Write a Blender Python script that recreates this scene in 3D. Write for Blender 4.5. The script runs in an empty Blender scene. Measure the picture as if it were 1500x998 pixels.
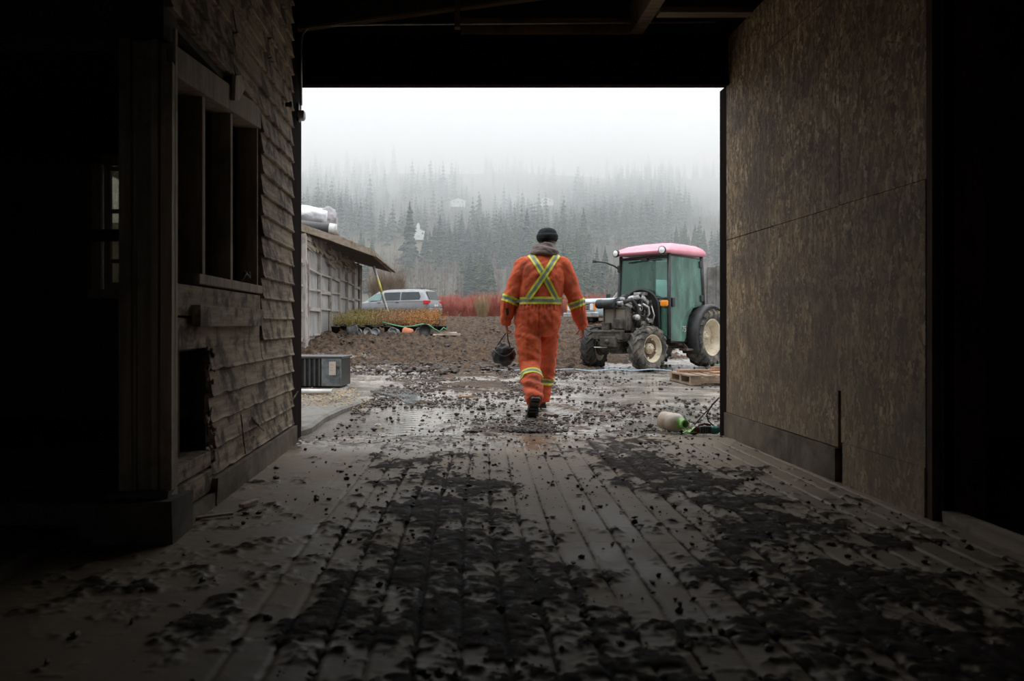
import bpy, bmesh, math, random
import numpy as np
from mathutils import Vector, Matrix
from mathutils.bvhtree import BVHTree
from mathutils.noise import noise as pnoise

# ---------------------------------------------------------------- camera, sky, exposure
scn = bpy.context.scene
cam_d = bpy.data.cameras.new('camera')
cam = bpy.data.objects.new('camera', cam_d)
scn.collection.objects.link(cam)
cam.location = (0, 0, 0.9)
cam.rotation_euler = (math.radians(90), 0, 0)
cam_d.sensor_width = 36
cam_d.lens = 26.4
cam_d.shift_x = 0.06
cam_d.shift_y = -0.01667
cam_d.clip_end = 3000
cam_d.dof.use_dof = True
cam_d.dof.focus_distance = 8.0
cam_d.dof.aperture_fstop = 3.2
scn.camera = cam
scn.view_settings.view_transform = 'Standard'
scn.view_settings.look = 'None'
scn.view_settings.exposure = 0.0
scn.view_settings.gamma = 1.0
scn.view_settings.use_curve_mapping = False
scn.cycles.volume_bounces = 6
scn.cycles.max_bounces = 10
scn.cycles.diffuse_bounces = 3
scn.cycles.transparent_max_bounces = 16
scn.cycles.use_denoising = True
scn.cycles.sample_clamp_indirect = 4.0

# overcast sky: brighter towards the zenith, slow grey cloud banks
W = bpy.data.worlds.new('overcast_sky'); scn.world = W; W.use_nodes = True
wt = W.node_tree; wn = wt.nodes; wl = wt.links; wn.clear()
wo = wn.new('ShaderNodeOutputWorld'); wb = wn.new('ShaderNodeBackground')
tc = wn.new('ShaderNodeTexCoord'); sx = wn.new('ShaderNodeSeparateXYZ')
wl.new(tc.outputs['Generated'], sx.inputs[0])
mr = wn.new('ShaderNodeMapRange'); mr.inputs[1].default_value = 0.26; mr.inputs[2].default_value = 1.0
mr.inputs[3].default_value = 0.80; mr.inputs[4].default_value = 3.2
wl.new(sx.outputs[2], mr.inputs[0])
mp = wn.new('ShaderNodeMapping'); mp.inputs['Scale'].default_value = (2.2, 2.2, 7.0)
nz = wn.new('ShaderNodeTexNoise'); nz.inputs['Scale'].default_value = 2.6; nz.inputs['Detail'].default_value = 5; nz.inputs['Distortion'].default_value = .6
wl.new(tc.outputs['Generated'], mp.inputs[0]); wl.new(mp.outputs[0], nz.inputs[0])
cr = wn.new('ShaderNodeValToRGB'); cr.color_ramp.elements[0].position = .34; cr.color_ramp.elements[1].position = .56
cr.color_ramp.elements[0].color = (.74, .80, .85, 1); cr.color_ramp.elements[1].color = (1.0, 1.01, 1.03, 1)
wl.new(nz.outputs[0], cr.inputs[0])
wl.new(cr.outputs[0], wb.inputs[0]); wl.new(mr.outputs[0], wb.inputs[1]); wl.new(wb.outputs[0], wo.inputs[0])

# ---------------------------------------------------------------- helpers
C = scn.collection
R = random.Random(7)
PI = math.pi

def link(o, parent=None):
    C.objects.link(o)
    if parent is not None: o.parent = parent
    return o

def tag(o, label=None, cat=None, group=None, kind=None):
    if label: o['label'] = label
    if cat: o['category'] = cat
    if group: o['group'] = group
    if kind: o['kind'] = kind
    return o

def empty(name, loc=(0, 0, 0), rz=0, label=None, cat=None, group=None):
    o = bpy.data.objects.new(name, None); o.empty_display_size = .1
    C.objects.link(o); o.location = loc; o.rotation_euler = (0, 0, rz)
    return tag(o, label, cat, group)

def dup(root, loc, rz=0, sc=1.0, label=None):
    r = root.copy(); C.objects.link(r); r.location = loc
    r.rotation_euler = (root.rotation_euler[0], root.rotation_euler[1], rz)
    r.scale = (sc, sc, sc) if not isinstance(sc, tuple) else sc
    if label: r['label'] = label
    for ch in list(root.children):
        c = ch.copy(); C.objects.link(c); c.parent = r
        for g in list(ch.children):
            d = g.copy(); C.objects.link(d); d.parent = c
    return r

def np_mesh(name, V, F, mats, midx=None, smooth=False, attrs=None):
    """V (n,3), F (m,3|4) arrays -> mesh"""
    V = np.asarray(V, dtype=np.float32); F = np.asarray(F, dtype=np.int32)
    me = bpy.data.meshes.new(name)
    k = F.shape[1]
    me.vertices.add(len(V)); me.vertices.foreach_set('co', V.ravel())
    me.loops.add(F.size); me.loops.foreach_set('vertex_index', F.ravel())
    me.polygons.add(len(F))
    me.polygons.foreach_set('loop_start', np.arange(0, F.size, k, dtype=np.int32))
    me.polygons.foreach_set('loop_total', np.full(len(F), k, dtype=np.int32))
    me.update(calc_edges=True)
    me.validate()
    for m in (mats if isinstance(mats, (list, tuple)) else [mats]): me.materials.append(m)
    if midx is not None: me.polygons.foreach_set('material_index', np.asarray(midx, dtype=np.int32))
    me.polygons.foreach_set('use_smooth', np.full(len(F), smooth, dtype=bool))
    for an, av in (attrs or {}).items():
        a = me.attributes.new(an, 'FLOAT', 'POINT'); a.data.foreach_set('value', np.asarray(av, dtype=np.float32))
    return me

def np_obj(name, V, F, mats, parent=None, **k):
    return link(bpy.data.objects.new(name, np_mesh(name, V, F, mats, **k)), parent)

def _h(ix, iy, seed):
    n = (ix.astype(np.int64) * 374761393 + iy.astype(np.int64) * 668265263 + seed * 982451653) & 0xffffffff
    n = ((n ^ (n >> 13)) * 1274126177) & 0xffffffff
    return ((n ^ (n >> 16)) & 0xffff) / 65535.0

def vnoise(x, y, seed=0):
    ix = np.floor(x); iy = np.floor(y); fx = x - ix; fy = y - iy
    ux = fx * fx * (3 - 2 * fx); uy = fy * fy * (3 - 2 * fy)
    a = _h(ix, iy, seed); b = _h(ix + 1, iy, seed); c = _h(ix, iy + 1, seed); d = _h(ix + 1, iy + 1, seed)
    return (a + (b - a) * ux) * (1 - uy) + (c + (d - c) * ux) * uy

def fbm(x, y, seed=0, octv=5, gain=.5):
    s = 0; a = 1; t = 0
    for i in range(octv):
        s = s + a * vnoise(x * 2 ** i + 17.3 * i, y * 2 ** i - 9.1 * i, seed + i); t += a; a *= gain
    return s / t

def sstep(a, b, x):
    t = np.clip((x - a) / (b - a), 0, 1); return t * t * (3 - 2 * t)

class MB:
    """collects shapes; build() links them as ONE mesh object"""
    def __init__(s): s.v = []; s.f = []; s.m = []; s.sm = []
    def add(s, vs, fs, mi=0, smooth=False):
        o = len(s.v); s.v += [tuple(v) for v in vs]
        for f in fs: s.f.append(tuple(i + o for i in f)); s.m.append(mi); s.sm.append(smooth)
        return s
    def box(s, lo, hi, mi=0, M=None, jit=0):
        x0, y0, z0 = lo; x1, y1, z1 = hi
        vs = [(x0,y0,z0),(x1,y0,z0),(x1,y1,z0),(x0,y1,z0),(x0,y0,z1),(x1,y0,z1),(x1,y1,z1),(x0,y1,z1)]
        if jit: vs = [(a+R.uniform(-jit,jit), b+R.uniform(-jit,jit), c+R.uniform(-jit,jit)) for a,b,c in vs]
        if M is not None: vs = [M @ Vector(v) for v in vs]
        return s.add(vs, [(0,3,2,1),(4,5,6,7),(0,1,5,4),(1,2,6,5),(2,3,7,6),(3,0,4,7)], mi)
    def bbox(s, lo, hi, b=.01, mi=0, M=None):
        """box with chamfered edges"""
        bm = bmesh.new(); bmesh.ops.create_cube(bm, size=1)
        for v in bm.verts:
            v.co = Vector([(lo[i] + hi[i]) / 2 + v.co[i] * (hi[i] - lo[i]) for i in range(3)])
        bmesh.ops.bevel(bm, geom=bm.edges[:], offset=b, segments=2, profile=.6, affect='EDGES')
        vs = [v.co.copy() for v in bm.verts]; bm.verts.index_update()
        fs = [[v.index for v in f.verts] for f in bm.faces]; bm.free()
        if M is not None: vs = [M @ v for v in vs]
        return s.add(vs, fs, mi, False)
    def beam(s, p0, p1, w, h, up=(0,0,1), mi=0, b=0):
        p0 = Vector(p0); p1 = Vector(p1); d = (p1 - p0); L = d.length; d.normalize()
        u = Vector(up); sd = d.cross(u)
        if sd.length < 1e-4: sd = d.cross(Vector((1,0,0)))
        sd.normalize(); u = sd.cross(d).normalized()
        M = Matrix((( d.x, sd.x, u.x, p0.x),(d.y, sd.y, u.y, p0.y),(d.z, sd.z, u.z, p0.z),(0,0,0,1)))
        if b: return s.bbox((0,-w/2,-h/2),(L,w/2,h/2), b, mi, M)
        return s.box((0,-w/2,-h/2),(L,w/2,h/2), mi, M)
    def loft(s, rings, mi=0, cap=True, smooth=True, closed=True):
        n = len(rings[0]); vs = [p for r in rings for p in r]; fs = []
        for i in range(len(rings) - 1):
            for j in range(n if closed else n - 1):
                a = i*n+j; b = i*n+(j+1) % n
                fs.append((a, b, b+n, a+n))
        if cap:
            fs.append(tuple(range(n))[::-1]); fs.append(tuple(range((len(rings)-1)*n, len(rings)*n)))
        return s.add(vs, fs, mi, smooth)
    def tube(s, pts, r, n=10, mi=0, cap=True, sq=None):
        pts = [Vector(p) for p in pts]; rs = r if isinstance(r, (list, tuple)) else [r]*len(pts)
        rings = []; prev = None
        for i, p in enumerate(pts):
            t = (pts[min(i+1, len(pts)-1)] - pts[max(i-1, 0)]).normalized()
            if prev is None:
                a = Vector((0,0,1)) if abs(t.z) < .9 else Vector((1,0,0))
                u = t.cross(a).normalized()
            else:
                u = (prev - t * prev.dot(t)).normalized()
            prev = u; w = t.cross(u)
            q = sq or (1, 1)
            rings.append([p + (u*math.cos(2*PI*k/n)*q[0] + w*math.sin(2*PI*k/n)*q[1]) * rs[i] for k in range(n)])
        return s.loft(rings, mi, cap)
    def cyl(s, p0, p1, r0, r1=None, n=20, mi=0, smooth=True):
        return s.tube([p0, p1], [r0, r0 if r1 is None else r1], n, mi)
    def ell(s, c, r, n=14, m=9, mi=0, M=None, lump=0, seed=0):
        rings = []
        for i in range(1, m):
            ph = PI * i / m; ring = []
            for j in range(n):
                th = 2*PI*j/n
                d = Vector((math.sin(ph)*math.cos(th), math.sin(ph)*math.sin(th), -math.cos(ph)))
                k = 1 + (lump * pnoise(d*2.2 + Vector((seed, 0, 0))) if lump else 0)
                v = Vector((c[0]+d.x*r[0]*k, c[1]+d.y*r[1]*k, c[2]+d.z*r[2]*k))
                ring.append(M @ v if M else v)
            rings.append(ring)
        o = len(s.v); s.loft(rings, mi, False)
        b = Vector((c[0], c[1], c[2]-r[2])); t = Vector((c[0], c[1], c[2]+r[2]))
        if M: b = M @ b; t = M @ t
        s.v += [tuple(b), tuple(t)]; ib = len(s.v)-2; it = ib+1
        for j in range(n):
            s.f.append((ib, o+(j+1) % n, o+j)); s.m.append(mi); s.sm.append(True)
            q = o+(m-2)*n
            s.f.append((it, q+j, q+(j+1) % n)); s.m.append(mi); s.sm.append(True)
        return s
    def lathe(s, prof, c, axis, n=32, mi=0, smooth=True, closed=False):
        """prof: (radius, height along axis)"""
        ax = Vector(axis).normalized(); a = Vector((0,0,1)) if abs(ax.z) < .9 else Vector((1,0,0))
        u = ax.cross(a).normalized(); w = ax.cross(u); c = Vector(c)
        rings = [[c + ax*h + (u*math.cos(2*PI*k/n) + w*math.sin(2*PI*k/n))*max(r, 1e-4) for k in range(n)] for r, h in prof]
        if closed: rings.append(rings[0])
        return s.loft(rings, mi, False, smooth)
    def prism(s, poly, axis, lo, hi, mi=0, M=None):
        """poly: list of 2D points; axis 0/1/2 is extruded from lo to hi"""
        def p3(a, b, h):
            return (h, a, b) if axis == 0 else ((a, h, b) if axis == 1 else (a, b, h))
        n = len(poly)
        vs = [p3(a, b, lo) for a, b in poly] + [p3(a, b, hi) for a, b in poly]
        if M is not None: vs = [M @ Vector(v) for v in vs]
        fs = [tuple(range(n)), tuple(range(n, 2*n))[::-1]] + [(i, i+n, (i+1) % n+n, (i+1) % n) for i in range(n)]
        return s.add(vs, fs, mi)
    def build(s, name, mats, parent=None, fix=True):
        me = bpy.data.meshes.new(name); me.from_pydata(s.v, [], s.f)
        for m in (mats if isinstance(mats, (list, tuple)) else [mats]): me.materials.append(m)
        me.polygons.foreach_set('material_index', s.m); me.polygons.foreach_set('use_smooth', s.sm)
        me.validate()
        if fix:
            bm = bmesh.new(); bm.from_mesh(me); bmesh.ops.recalc_face_normals(bm, faces=bm.faces[:]); bm.to_mesh(me); bm.free()
        me.update()
        return link(bpy.data.objects.new(name, me), parent)

def text_mesh(s, size, mat, name, parent, M, depth=.002):
    cu = bpy.data.curves.new('t', 'FONT'); cu.body = s; cu.size = size; cu.extrude = depth; cu.align_x = 'CENTER'
    to = bpy.data.objects.new('t', cu); C.objects.link(to)
    me = bpy.data.meshes.new_from_object(to.evaluated_get(bpy.context.evaluated_depsgraph_get()))
    bpy.data.objects.remove(to); me.transform(M); me.materials.clear(); me.materials.append(mat)
    return link(bpy.data.objects.new(name, me), parent)

# ---------------------------------------------------------------- materials
def srgb(r, g, b):
    f = lambda c: (c/255/12.92) if c/255 <= .04045 else ((c/255+.055)/1.055)**2.4
    return (f(r), f(g), f(b), 1)

def nodes(m): return m.node_tree.nodes, m.node_tree.links

def ramp(n, l, src, stops, interp='LINEAR'):
    r = n.new('ShaderNodeValToRGB'); e = r.color_ramp.elements; r.color_ramp.interpolation = interp
    while len(e) < len(stops): e.new(.5)
    for i, (p, c) in enumerate(stops):
        e[i].position = p; e[i].color = c if len(c) == 4 else (*c, 1)
    l.new(src, r.inputs[0]); return r.outputs[0]

def mixc(n, l, fac, a, b, mode='MIX'):
    m = n.new('ShaderNodeMix'); m.data_type = 'RGBA'; m.blend_type = mode
    for sock, val in ((m.inputs[0], fac), (m.inputs[6], a), (m.inputs[7], b)):
        if hasattr(val, 'links') or hasattr(val, 'is_output') and not isinstance(val, (int, float, tuple)): l.new(val, sock)
        else: sock.default_value = val
    return m.outputs[2]

def G(v): return (v, v, v, 1)

def noise_tex(n, l, co, scale=(1,1,1), s=5, detail=6, rough=.6, dist=0, loc=(0,0,0), rot=(0,0,0)):
    mp = n.new('ShaderNodeMapping'); mp.inputs['Scale'].default_value = scale; mp.inputs['Location'].default_value = loc; mp.inputs['Rotation'].default_value = rot
    l.new(co, mp.inputs[0]); t = n.new('ShaderNodeTexNoise'); t.inputs['Scale'].default_value = s
    t.inputs['Detail'].default_value = detail; t.inputs['Roughness'].default_value = rough; t.inputs['Distortion'].default_value = dist
    l.new(mp.outputs[0], t.inputs[0]); return t.outputs[0]

def pmat(name, c1, c2, s=6, stretch=(1,1,1), rough=.75, metal=0, bump=.3, bdist=.01, dirt=None, ds=2.5, damt=(.45,.65), spec=.5, coat=0, rr=None, emit=None):
    m = bpy.data.materials.new(name); m.use_nodes = True; n, l = nodes(m)
    b = n['Principled BSDF']; tc = n.new('ShaderNodeTexCoord'); co = tc.outputs['Object']
    t = noise_tex(n, l, co, stretch, s)
    col = ramp(n, l, t, [(.33, c1), (.67, c2)])
    if dirt:
        d = noise_tex(n, l, co, (1,1,1), ds, 7, .65, .3, (3.1, 1.7, 5))
        fac = ramp(n, l, d, [(damt[0], G(0)), (damt[1], G(1))])
        col = mixc(n, l, fac, col, dirt)
        if rr is not None:
            q = ramp(n, l, d, [(damt[0], G(rough)), (damt[1], G(rr))]); l.new(q, b.inputs['Roughness'])
    l.new(col, b.inputs['Base Color'])
    if rr is None: b.inputs['Roughness'].default_value = rough
    b.inputs['Metallic'].default_value = metal
    b.inputs['Specular IOR Level'].default_value = spec
    b.inputs['Coat Weight'].default_value = coat
    if bump:
        bp = n.new('ShaderNodeBump'); bp.inputs['Strength'].default_value = bump; bp.inputs['Distance'].default_value = bdist
        l.new(t, bp.inputs['Height']); l.new(bp.outputs[0], b.inputs['Normal'])
    return m

def glassmat(name, tint, milk=.2, milkcol=(.3,.4,.36,1), rough=.03):
    m = bpy.data.materials.new(name); m.use_nodes = True; n, l = nodes(m)
    out = n['Material Output']; n.remove(n['Principled BSDF'])
    tr = n.new('ShaderNodeBsdfTransparent'); tr.inputs[0].default_value = tint
    gl = n.new('ShaderNodeBsdfGlossy'); gl.inputs['Roughness'].default_value = rough
    df = n.new('ShaderNodeBsdfDiffuse')
    tc = n.new('ShaderNodeTexCoord'); t = noise_tex(n, l, tc.outputs['Object'], (1,1,.35), 4, 6)
    l.new(ramp(n, l, t, [(.3, tuple(c*.7 for c in milkcol[:3])), (.7, milkcol)]), df.inputs[0])
    m1 = n.new('ShaderNodeMixShader')
    l.new(ramp(n, l, t, [(.35, G(milk*.55)), (.7, G(min(1, milk*1.5)))]), m1.inputs[0])
    l.new(tr.outputs[0], m1.inputs[1]); l.new(df.outputs[0], m1.inputs[2])
    fr = n.new('ShaderNodeFresnel'); fr.inputs[0].default_value = 1.5
    m2 = n.new('ShaderNodeMixShader'); l.new(fr.outputs[0], m2.inputs[0]); l.new(m1.outputs[0], m2.inputs[1]); l.new(gl.outputs[0], m2.inputs[2])
    l.new(m2.outputs[0], out.inputs[0]); return m

def woodmat(name, c1, c2, axis, dark=(.02,.015,.01,1), s=3, damt=(.5,.72), rough=.85, bump=.5, ds=2.2):
    st = [9, 9, 9]; st[axis] = .7
    return pmat(name, c1, c2, s=s, stretch=tuple(st), rough=rough, bump=bump, bdist=.006, dirt=dark, ds=ds, damt=damt)
M_siding = woodmat('weathered_siding_wood', (.20,.15,.10,1), (.44,.345,.24,1), 1, dark=(.07,.047,.03,1), s=5, damt=(.47,.60), ds=7)
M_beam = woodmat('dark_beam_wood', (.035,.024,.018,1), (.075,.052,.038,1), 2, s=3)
M_post = woodmat('old_post_wood', (.20,.16,.115,1), (.38,.30,.22,1), 2, dark=(.10,.07,.045,1))
M_trimwood = woodmat('pale_trim_wood', (.36,.29,.21,1), (.56,.46,.35,1), 2, dark=(.14,.10,.07,1))
M_sillwood = woodmat('pale_sill_wood', (.25,.20,.15,1), (.42,.35,.27,1), 1)
M_joist = woodmat('joist_wood', (.12,.08,.05,1), (.24,.17,.11,1), 0)
M_red = woodmat('reddish_post_wood', (.05,.026,.02,1), (.095,.05,.036,1), 2)
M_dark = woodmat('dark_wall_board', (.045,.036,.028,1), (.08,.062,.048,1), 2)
M_concd = pmat('dirty_footing', (.06,.05,.04,1), (.12,.10,.08,1), s=9, rough=.9, bump=.5, bdist=.01, dirt=(.035,.028,.02,1), ds=3)
M_conc = pmat('old_concrete', (.17,.15,.125,1), (.26,.235,.2,1), s=9, rough=.9, bump=.5, bdist=.01, dirt=(.07,.055,.042,1), ds=3)
M_slab = pmat('gravelly_concrete', (.15,.14,.12,1), (.24,.225,.20,1), s=30, rough=.7, bump=.6, bdist=.01, dirt=(.10,.08,.06,1), ds=2)

def osb():
    m = bpy.data.materials.new('strand_board'); m.use_nodes = True; n, l = nodes(m); b = n['Principled BSDF']
    co = n.new('ShaderNodeTexCoord').outputs['Object']
    wob = noise_tex(n, l, co, (1,1,1), 6, 3)
    def vor(rot, sc, loc):
        mp = n.new('ShaderNodeMapping'); mp.inputs['Rotation'].default_value = (rot, 0, 0); mp.inputs['Scale'].default_value = sc; mp.inputs['Location'].default_value = loc
        l.new(co, mp.inputs[0])
        ad = n.new('ShaderNodeVectorMath'); ad.operation = 'MULTIPLY_ADD'; ad.inputs[1].default_value = (1.5,1.5,1.5)
        l.new(wob, ad.inputs[0]); l.new(mp.outputs[0], ad.inputs[2])
        v = n.new('ShaderNodeTexVoronoi'); v.inputs['Scale'].default_value = 1; l.new(ad.outputs[0], v.inputs['Vector']); return v
    v1 = vor(.25, (1, 36, 9), (0,0,0)); v2 = vor(-.9, (1, 38, 10), (3,1,2)); v3 = vor(1.25, (1, 34, 9), (5,2,7))
    st = [(0, (.10,.06,.033)), (.4, (.23,.15,.08)), (.75, (.46,.325,.185)), (1, (.78,.60,.39))]
    c1 = ramp(n, l, v1.outputs['Color'], st); c2 = ramp(n, l, v2.outputs['Color'], st); c3 = ramp(n, l, v3.outputs['Color'], st)
    s1 = noise_tex(n, l, co, (1,1,1), 26, 2, loc=(4,4,4)); s2 = noise_tex(n, l, co, (1,1,1), 22, 2, loc=(9,1,3))
    c = mixc(n, l, ramp(n, l, s1, [(.47, G(0)), (.53, G(1))]), c1, c2)
    c = mixc(n, l, ramp(n, l, s2, [(.52, G(0)), (.57, G(1))]), c, c3)
    # splashed mud and grime, heaviest low on the board
    big = noise_tex(n, l, co, (1,1,1.6), 1.3, 6, .6, .8, (2,6,1))
    c = mixc(n, l, ramp(n, l, big, [(.45, G(0)), (.62, G(.6))]), c, (.085,.062,.052,1))
    fine = noise_tex(n, l, co, (1,1,1), 5, 8, .7, .3)
    sep = n.new('ShaderNodeSeparateXYZ'); l.new(co, sep.inputs[0])
    hz = n.new('ShaderNodeMath'); hz.operation = 'MULTIPLY_ADD'; hz.inputs[1].default_value = -.26; hz.inputs[2].default_value = .42
    l.new(sep.outputs[2], hz.inputs[0])
    sm = n.new('ShaderNodeMath'); sm.operation = 'ADD'; l.new(hz.outputs[0], sm.inputs[0]); l.new(fine, sm.inputs[1])
    c = mixc(n, l, ramp(n, l, sm.outputs[0], [(.45, G(0)), (.95, G(.6))]), c, (.20,.16,.11,1))
    l.new(c, b.inputs['Base Color']); b.inputs['Roughness'].default_value = .75
    bp = n.new('ShaderNodeBump'); bp.inputs['Strength'].default_value = .35; bp.inputs['Distance'].default_value = .004
    l.new(c, bp.inputs['Height']); l.new(bp.outputs[0], b.inputs['Normal'])
    return m
M_osb = osb()
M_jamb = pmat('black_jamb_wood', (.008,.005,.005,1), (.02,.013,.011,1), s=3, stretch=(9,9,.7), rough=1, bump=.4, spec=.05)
M_skirt = pmat('mud_splashed_concrete', (.13,.105,.075,1), (.22,.18,.13,1), s=7, rough=.9, bump=.4, bdist=.01, dirt=(.06,.045,.03,1), ds=2.5)

def groundmat(name, con1, con2, mud1, mud2, wet=(.12,.4), mudrough=(.35,.75), fs=14, bd=.02):
    m = bpy.data.materials.new(name); m.use_nodes = True; n, l = nodes(m); b = n['Principled BSDF']
    co = n.new('ShaderNodeTexCoord').outputs['Object']
    at = n.new('ShaderNodeAttribute'); at.attribute_name = 'mud'
    f1 = noise_tex(n, l, co, (1,1,1), fs, 8, .65); f2 = noise_tex(n, l, co, (1,1,1), 2.2, 6)
    ad = n.new('ShaderNodeMath'); ad.operation = 'MULTIPLY_ADD'; ad.inputs[1].default_value = .8; ad.inputs[2].default_value = -.4
    l.new(f1, ad.inputs[0]); a2 = n.new('ShaderNodeMath'); a2.operation = 'ADD'; l.new(ad.outputs[0], a2.inputs[0]); l.new(at.outputs['Fac'], a2.inputs[1])
    fac = ramp(n, l, a2.outputs[0], [(.36, G(0)), (.6, G(1))])
    con = ramp(n, l, f2, [(.35, con1), (.65, con2)]); mud = ramp(n, l, f1, [(.38, mud1), (.66, mud2)])
    l.new(mixc(n, l, fac, con, mud), b.inputs['Base Color'])
    rc = ramp(n, l, f2, [(.35, G(wet[0])), (.65, G(wet[1]))]); rm = ramp(n, l, f1, [(.35, G(mudrough[0])), (.6, G(mudrough[1]))])
    rw = n.new('ShaderNodeMath'); rw.operation = 'MULTIPLY_ADD'; rw.inputs[1].default_value = -.42; aww = n.new('ShaderNodeAttribute'); aww.attribute_name = 'wet'
    l.new(aww.outputs['Fac'], rw.inputs[0]); l.new(mixc(n, l, fac, rc, rm), rw.inputs[2]); l.new(rw.outputs[0], b.inputs['Roughness'])
    l.new(mixc(n, l, fac, G(.5), G(.12)), b.inputs['Specular IOR Level'])
    bp = n.new('ShaderNodeBump'); bp.inputs['Distance'].default_value = bd
    ws = n.new('ShaderNodeMath'); ws.operation = 'MULTIPLY_ADD'; ws.inputs[1].default_value = -.9; ws.inputs[2].default_value = 1; l.new(aww.outputs['Fac'], ws.inputs[0])
    wm = n.new('ShaderNodeMath'); wm.operation = 'MULTIPLY'; l.new(ws.outputs[0], wm.inputs[0]); l.new(ramp(n, l, a2.outputs[0], [(.36, G(.12)), (.7, G(.8))]), wm.inputs[1]); l.new(wm.outputs[0], bp.inputs['Strength'])
    l.new(f1, bp.inputs['Height']); l.new(bp.outputs[0], b.inputs['Normal'])
    return m
M_yard = groundmat('wet_muddy_yard', (.24,.215,.185,1), (.36,.325,.285,1), (.020,.012,.008,1), (.150,.100,.066,1), wet=(.06,.34), mudrough=(.45,.85), fs=9, bd=.06)
M_floor = groundmat('muddy_block_floor', (.175,.132,.088,1), (.29,.225,.155,1), (.016,.011,.008,1), (.04,.027,.02,1), wet=(.55,.8), mudrough=(.6,.9))
M_clod = pmat('mud_clod', (.028,.018,.013,1), (.08,.055,.04,1), s=20, rough=.6, bump=.6, bdist=.01)

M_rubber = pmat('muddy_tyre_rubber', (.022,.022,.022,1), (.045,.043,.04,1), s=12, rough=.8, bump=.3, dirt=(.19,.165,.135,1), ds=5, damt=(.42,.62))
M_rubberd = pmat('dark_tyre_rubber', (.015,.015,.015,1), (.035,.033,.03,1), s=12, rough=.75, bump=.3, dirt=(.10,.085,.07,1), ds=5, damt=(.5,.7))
M_rim = pmat('cream_wheel_rim', (.50,.42,.30,1), (.66,.58,.44,1), s=6, rough=.55, bump=.1, dirt=(.20,.14,.09,1), ds=6, damt=(.5,.75))
M_rimd = pmat('muddy_wheel_centre', (.06,.04,.028,1), (.15,.10,.068,1), s=8, rough=.8, bump=.2)
M_black = pmat('black_plastic', (.012,.012,.013,1), (.028,.028,.03,1), s=10, rough=.45, bump=.1, dirt=(.07,.06,.05,1), ds=6, damt=(.55,.8))
M_blackm = pmat('black_mesh_metal', (.010,.010,.011,1), (.03,.03,.03,1), s=14, rough=.5, bump=.2)
M_grease = pmat('greasy_cast_iron', (.02,.018,.016,1), (.07,.06,.05,1), s=14, rough=.55, bump=.4, metal=.3, dirt=(.13,.11,.09,1), ds=7)
M_alu = pmat('cast_aluminium', (.38,.37,.36,1), (.62,.61,.6,1), s=12, rough=.4, metal=.6, bump=.15, dirt=(.10,.09,.08,1), ds=12, damt=(.5,.65))
M_steel = pmat('dull_steel', (.3,.3,.3,1), (.5,.5,.5,1), s=12, rough=.4, metal=.8, bump=.1)
M_rad = pmat('dusty_radiator', (.13,.115,.09,1), (.24,.21,.16,1), s=25, stretch=(1,1,8), rough=.8, bump=.3)
M_pink = pmat('faded_pink_paint', (.74,.25,.33,1), (.82,.36,.43,1), s=3, rough=.35, bump=.03)
M_green = pmat('green_paint', (.03,.16,.10,1), (.06,.25,.16,1), s=4, rough=.4, bump=.05, dirt=(.12,.15,.12,1), ds=5)
M_gglass = glassmat('green_tinted_glass', (.68,.88,.80,1), .20, (.30,.50,.42,1))
M_gglass2 = glassmat('misted_green_door_glass', (.50,.78,.66,1), .36, (.24,.50,.39,1))
M_glass = glassmat('clear_glass', (.8,.85,.85,1), .12, (.3,.32,.32,1))
M_orange = pmat('orange_lens', (.9,.26,.02,1), (1,.38,.04,1), s=4, rough=.2, bump=0)
M_lamp = pmat('headlamp_glass', (.75,.76,.78,1), (.95,.95,.97,1), s=30, rough=.1, bump=.2)
M_redlens = pmat('red_lens', (.5,.015,.02,1), (.65,.03,.04,1), s=4, rough=.2, bump=0)
M_white = pmat('white_plastic', (.70,.70,.68,1), (.82,.82,.80,1), s=5, rough=.5, bump=.1, dirt=(.45,.43,.4,1), ds=4)
M_tarp = pmat('white_tarp', (.70,.71,.73,1), (.85,.86,.88,1), s=2, rough=.6, bump=.6, bdist=.08, dirt=(.5,.49,.5,1), ds=2)
M_tarpg = pmat('grey_netting', (.30,.28,.29,1), (.48,.46,.47,1), s=18, rough=.9, bump=.6)
M_blue = pmat('blue_rope', (.32,.45,.55,1), (.48,.62,.72,1), s=20, rough=.6)
M_hose = pmat('green_hose', (.07,.30,.14,1), (.12,.42,.22,1), s=10, rough=.4)
M_pallet = pmat('pallet_wood', (.20,.135,.09,1), (.34,.25,.175,1), s=4, stretch=(.6,8,8), rough=.85, dirt=(.09,.065,.045,1), ds=3)
M_rust = pmat('rust_brown_board', (.30,.15,.08,1), (.42,.25,.15,1), s=4, stretch=(.6,8,8), rough=.8, dirt=(.14,.09,.06,1), ds=3)
M_silver = pmat('silver_car_paint', (.25,.26,.28,1), (.31,.32,.34,1), s=3, rough=.28, metal=.45, bump=0, dirt=(.27,.265,.26,1), ds=2)
M_carlow = pmat('grey_lower_paint', (.08,.08,.085,1), (.12,.12,.125,1), s=3, rough=.4, metal=.3, bump=0)
M_carglass = pmat('dark_car_glass', (.02,.03,.032,1), (.035,.045,.05,1), s=2, rough=.06, bump=0)
M_carglassg = pmat('greenish_car_glass', (.16,.27,.25,1), (.22,.34,.31,1), s=2, rough=.06, bump=0)
M_truck = pmat('pale_blue_truck_paint', (.42,.52,.56,1), (.55,.65,.68,1), s=3, rough=.35, bump=0)
M_chrome = pmat('worn_chrome', (.5,.5,.5,1), (.7,.7,.7,1), s=8, rough=.25, metal=.9, bump=.05)
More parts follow.
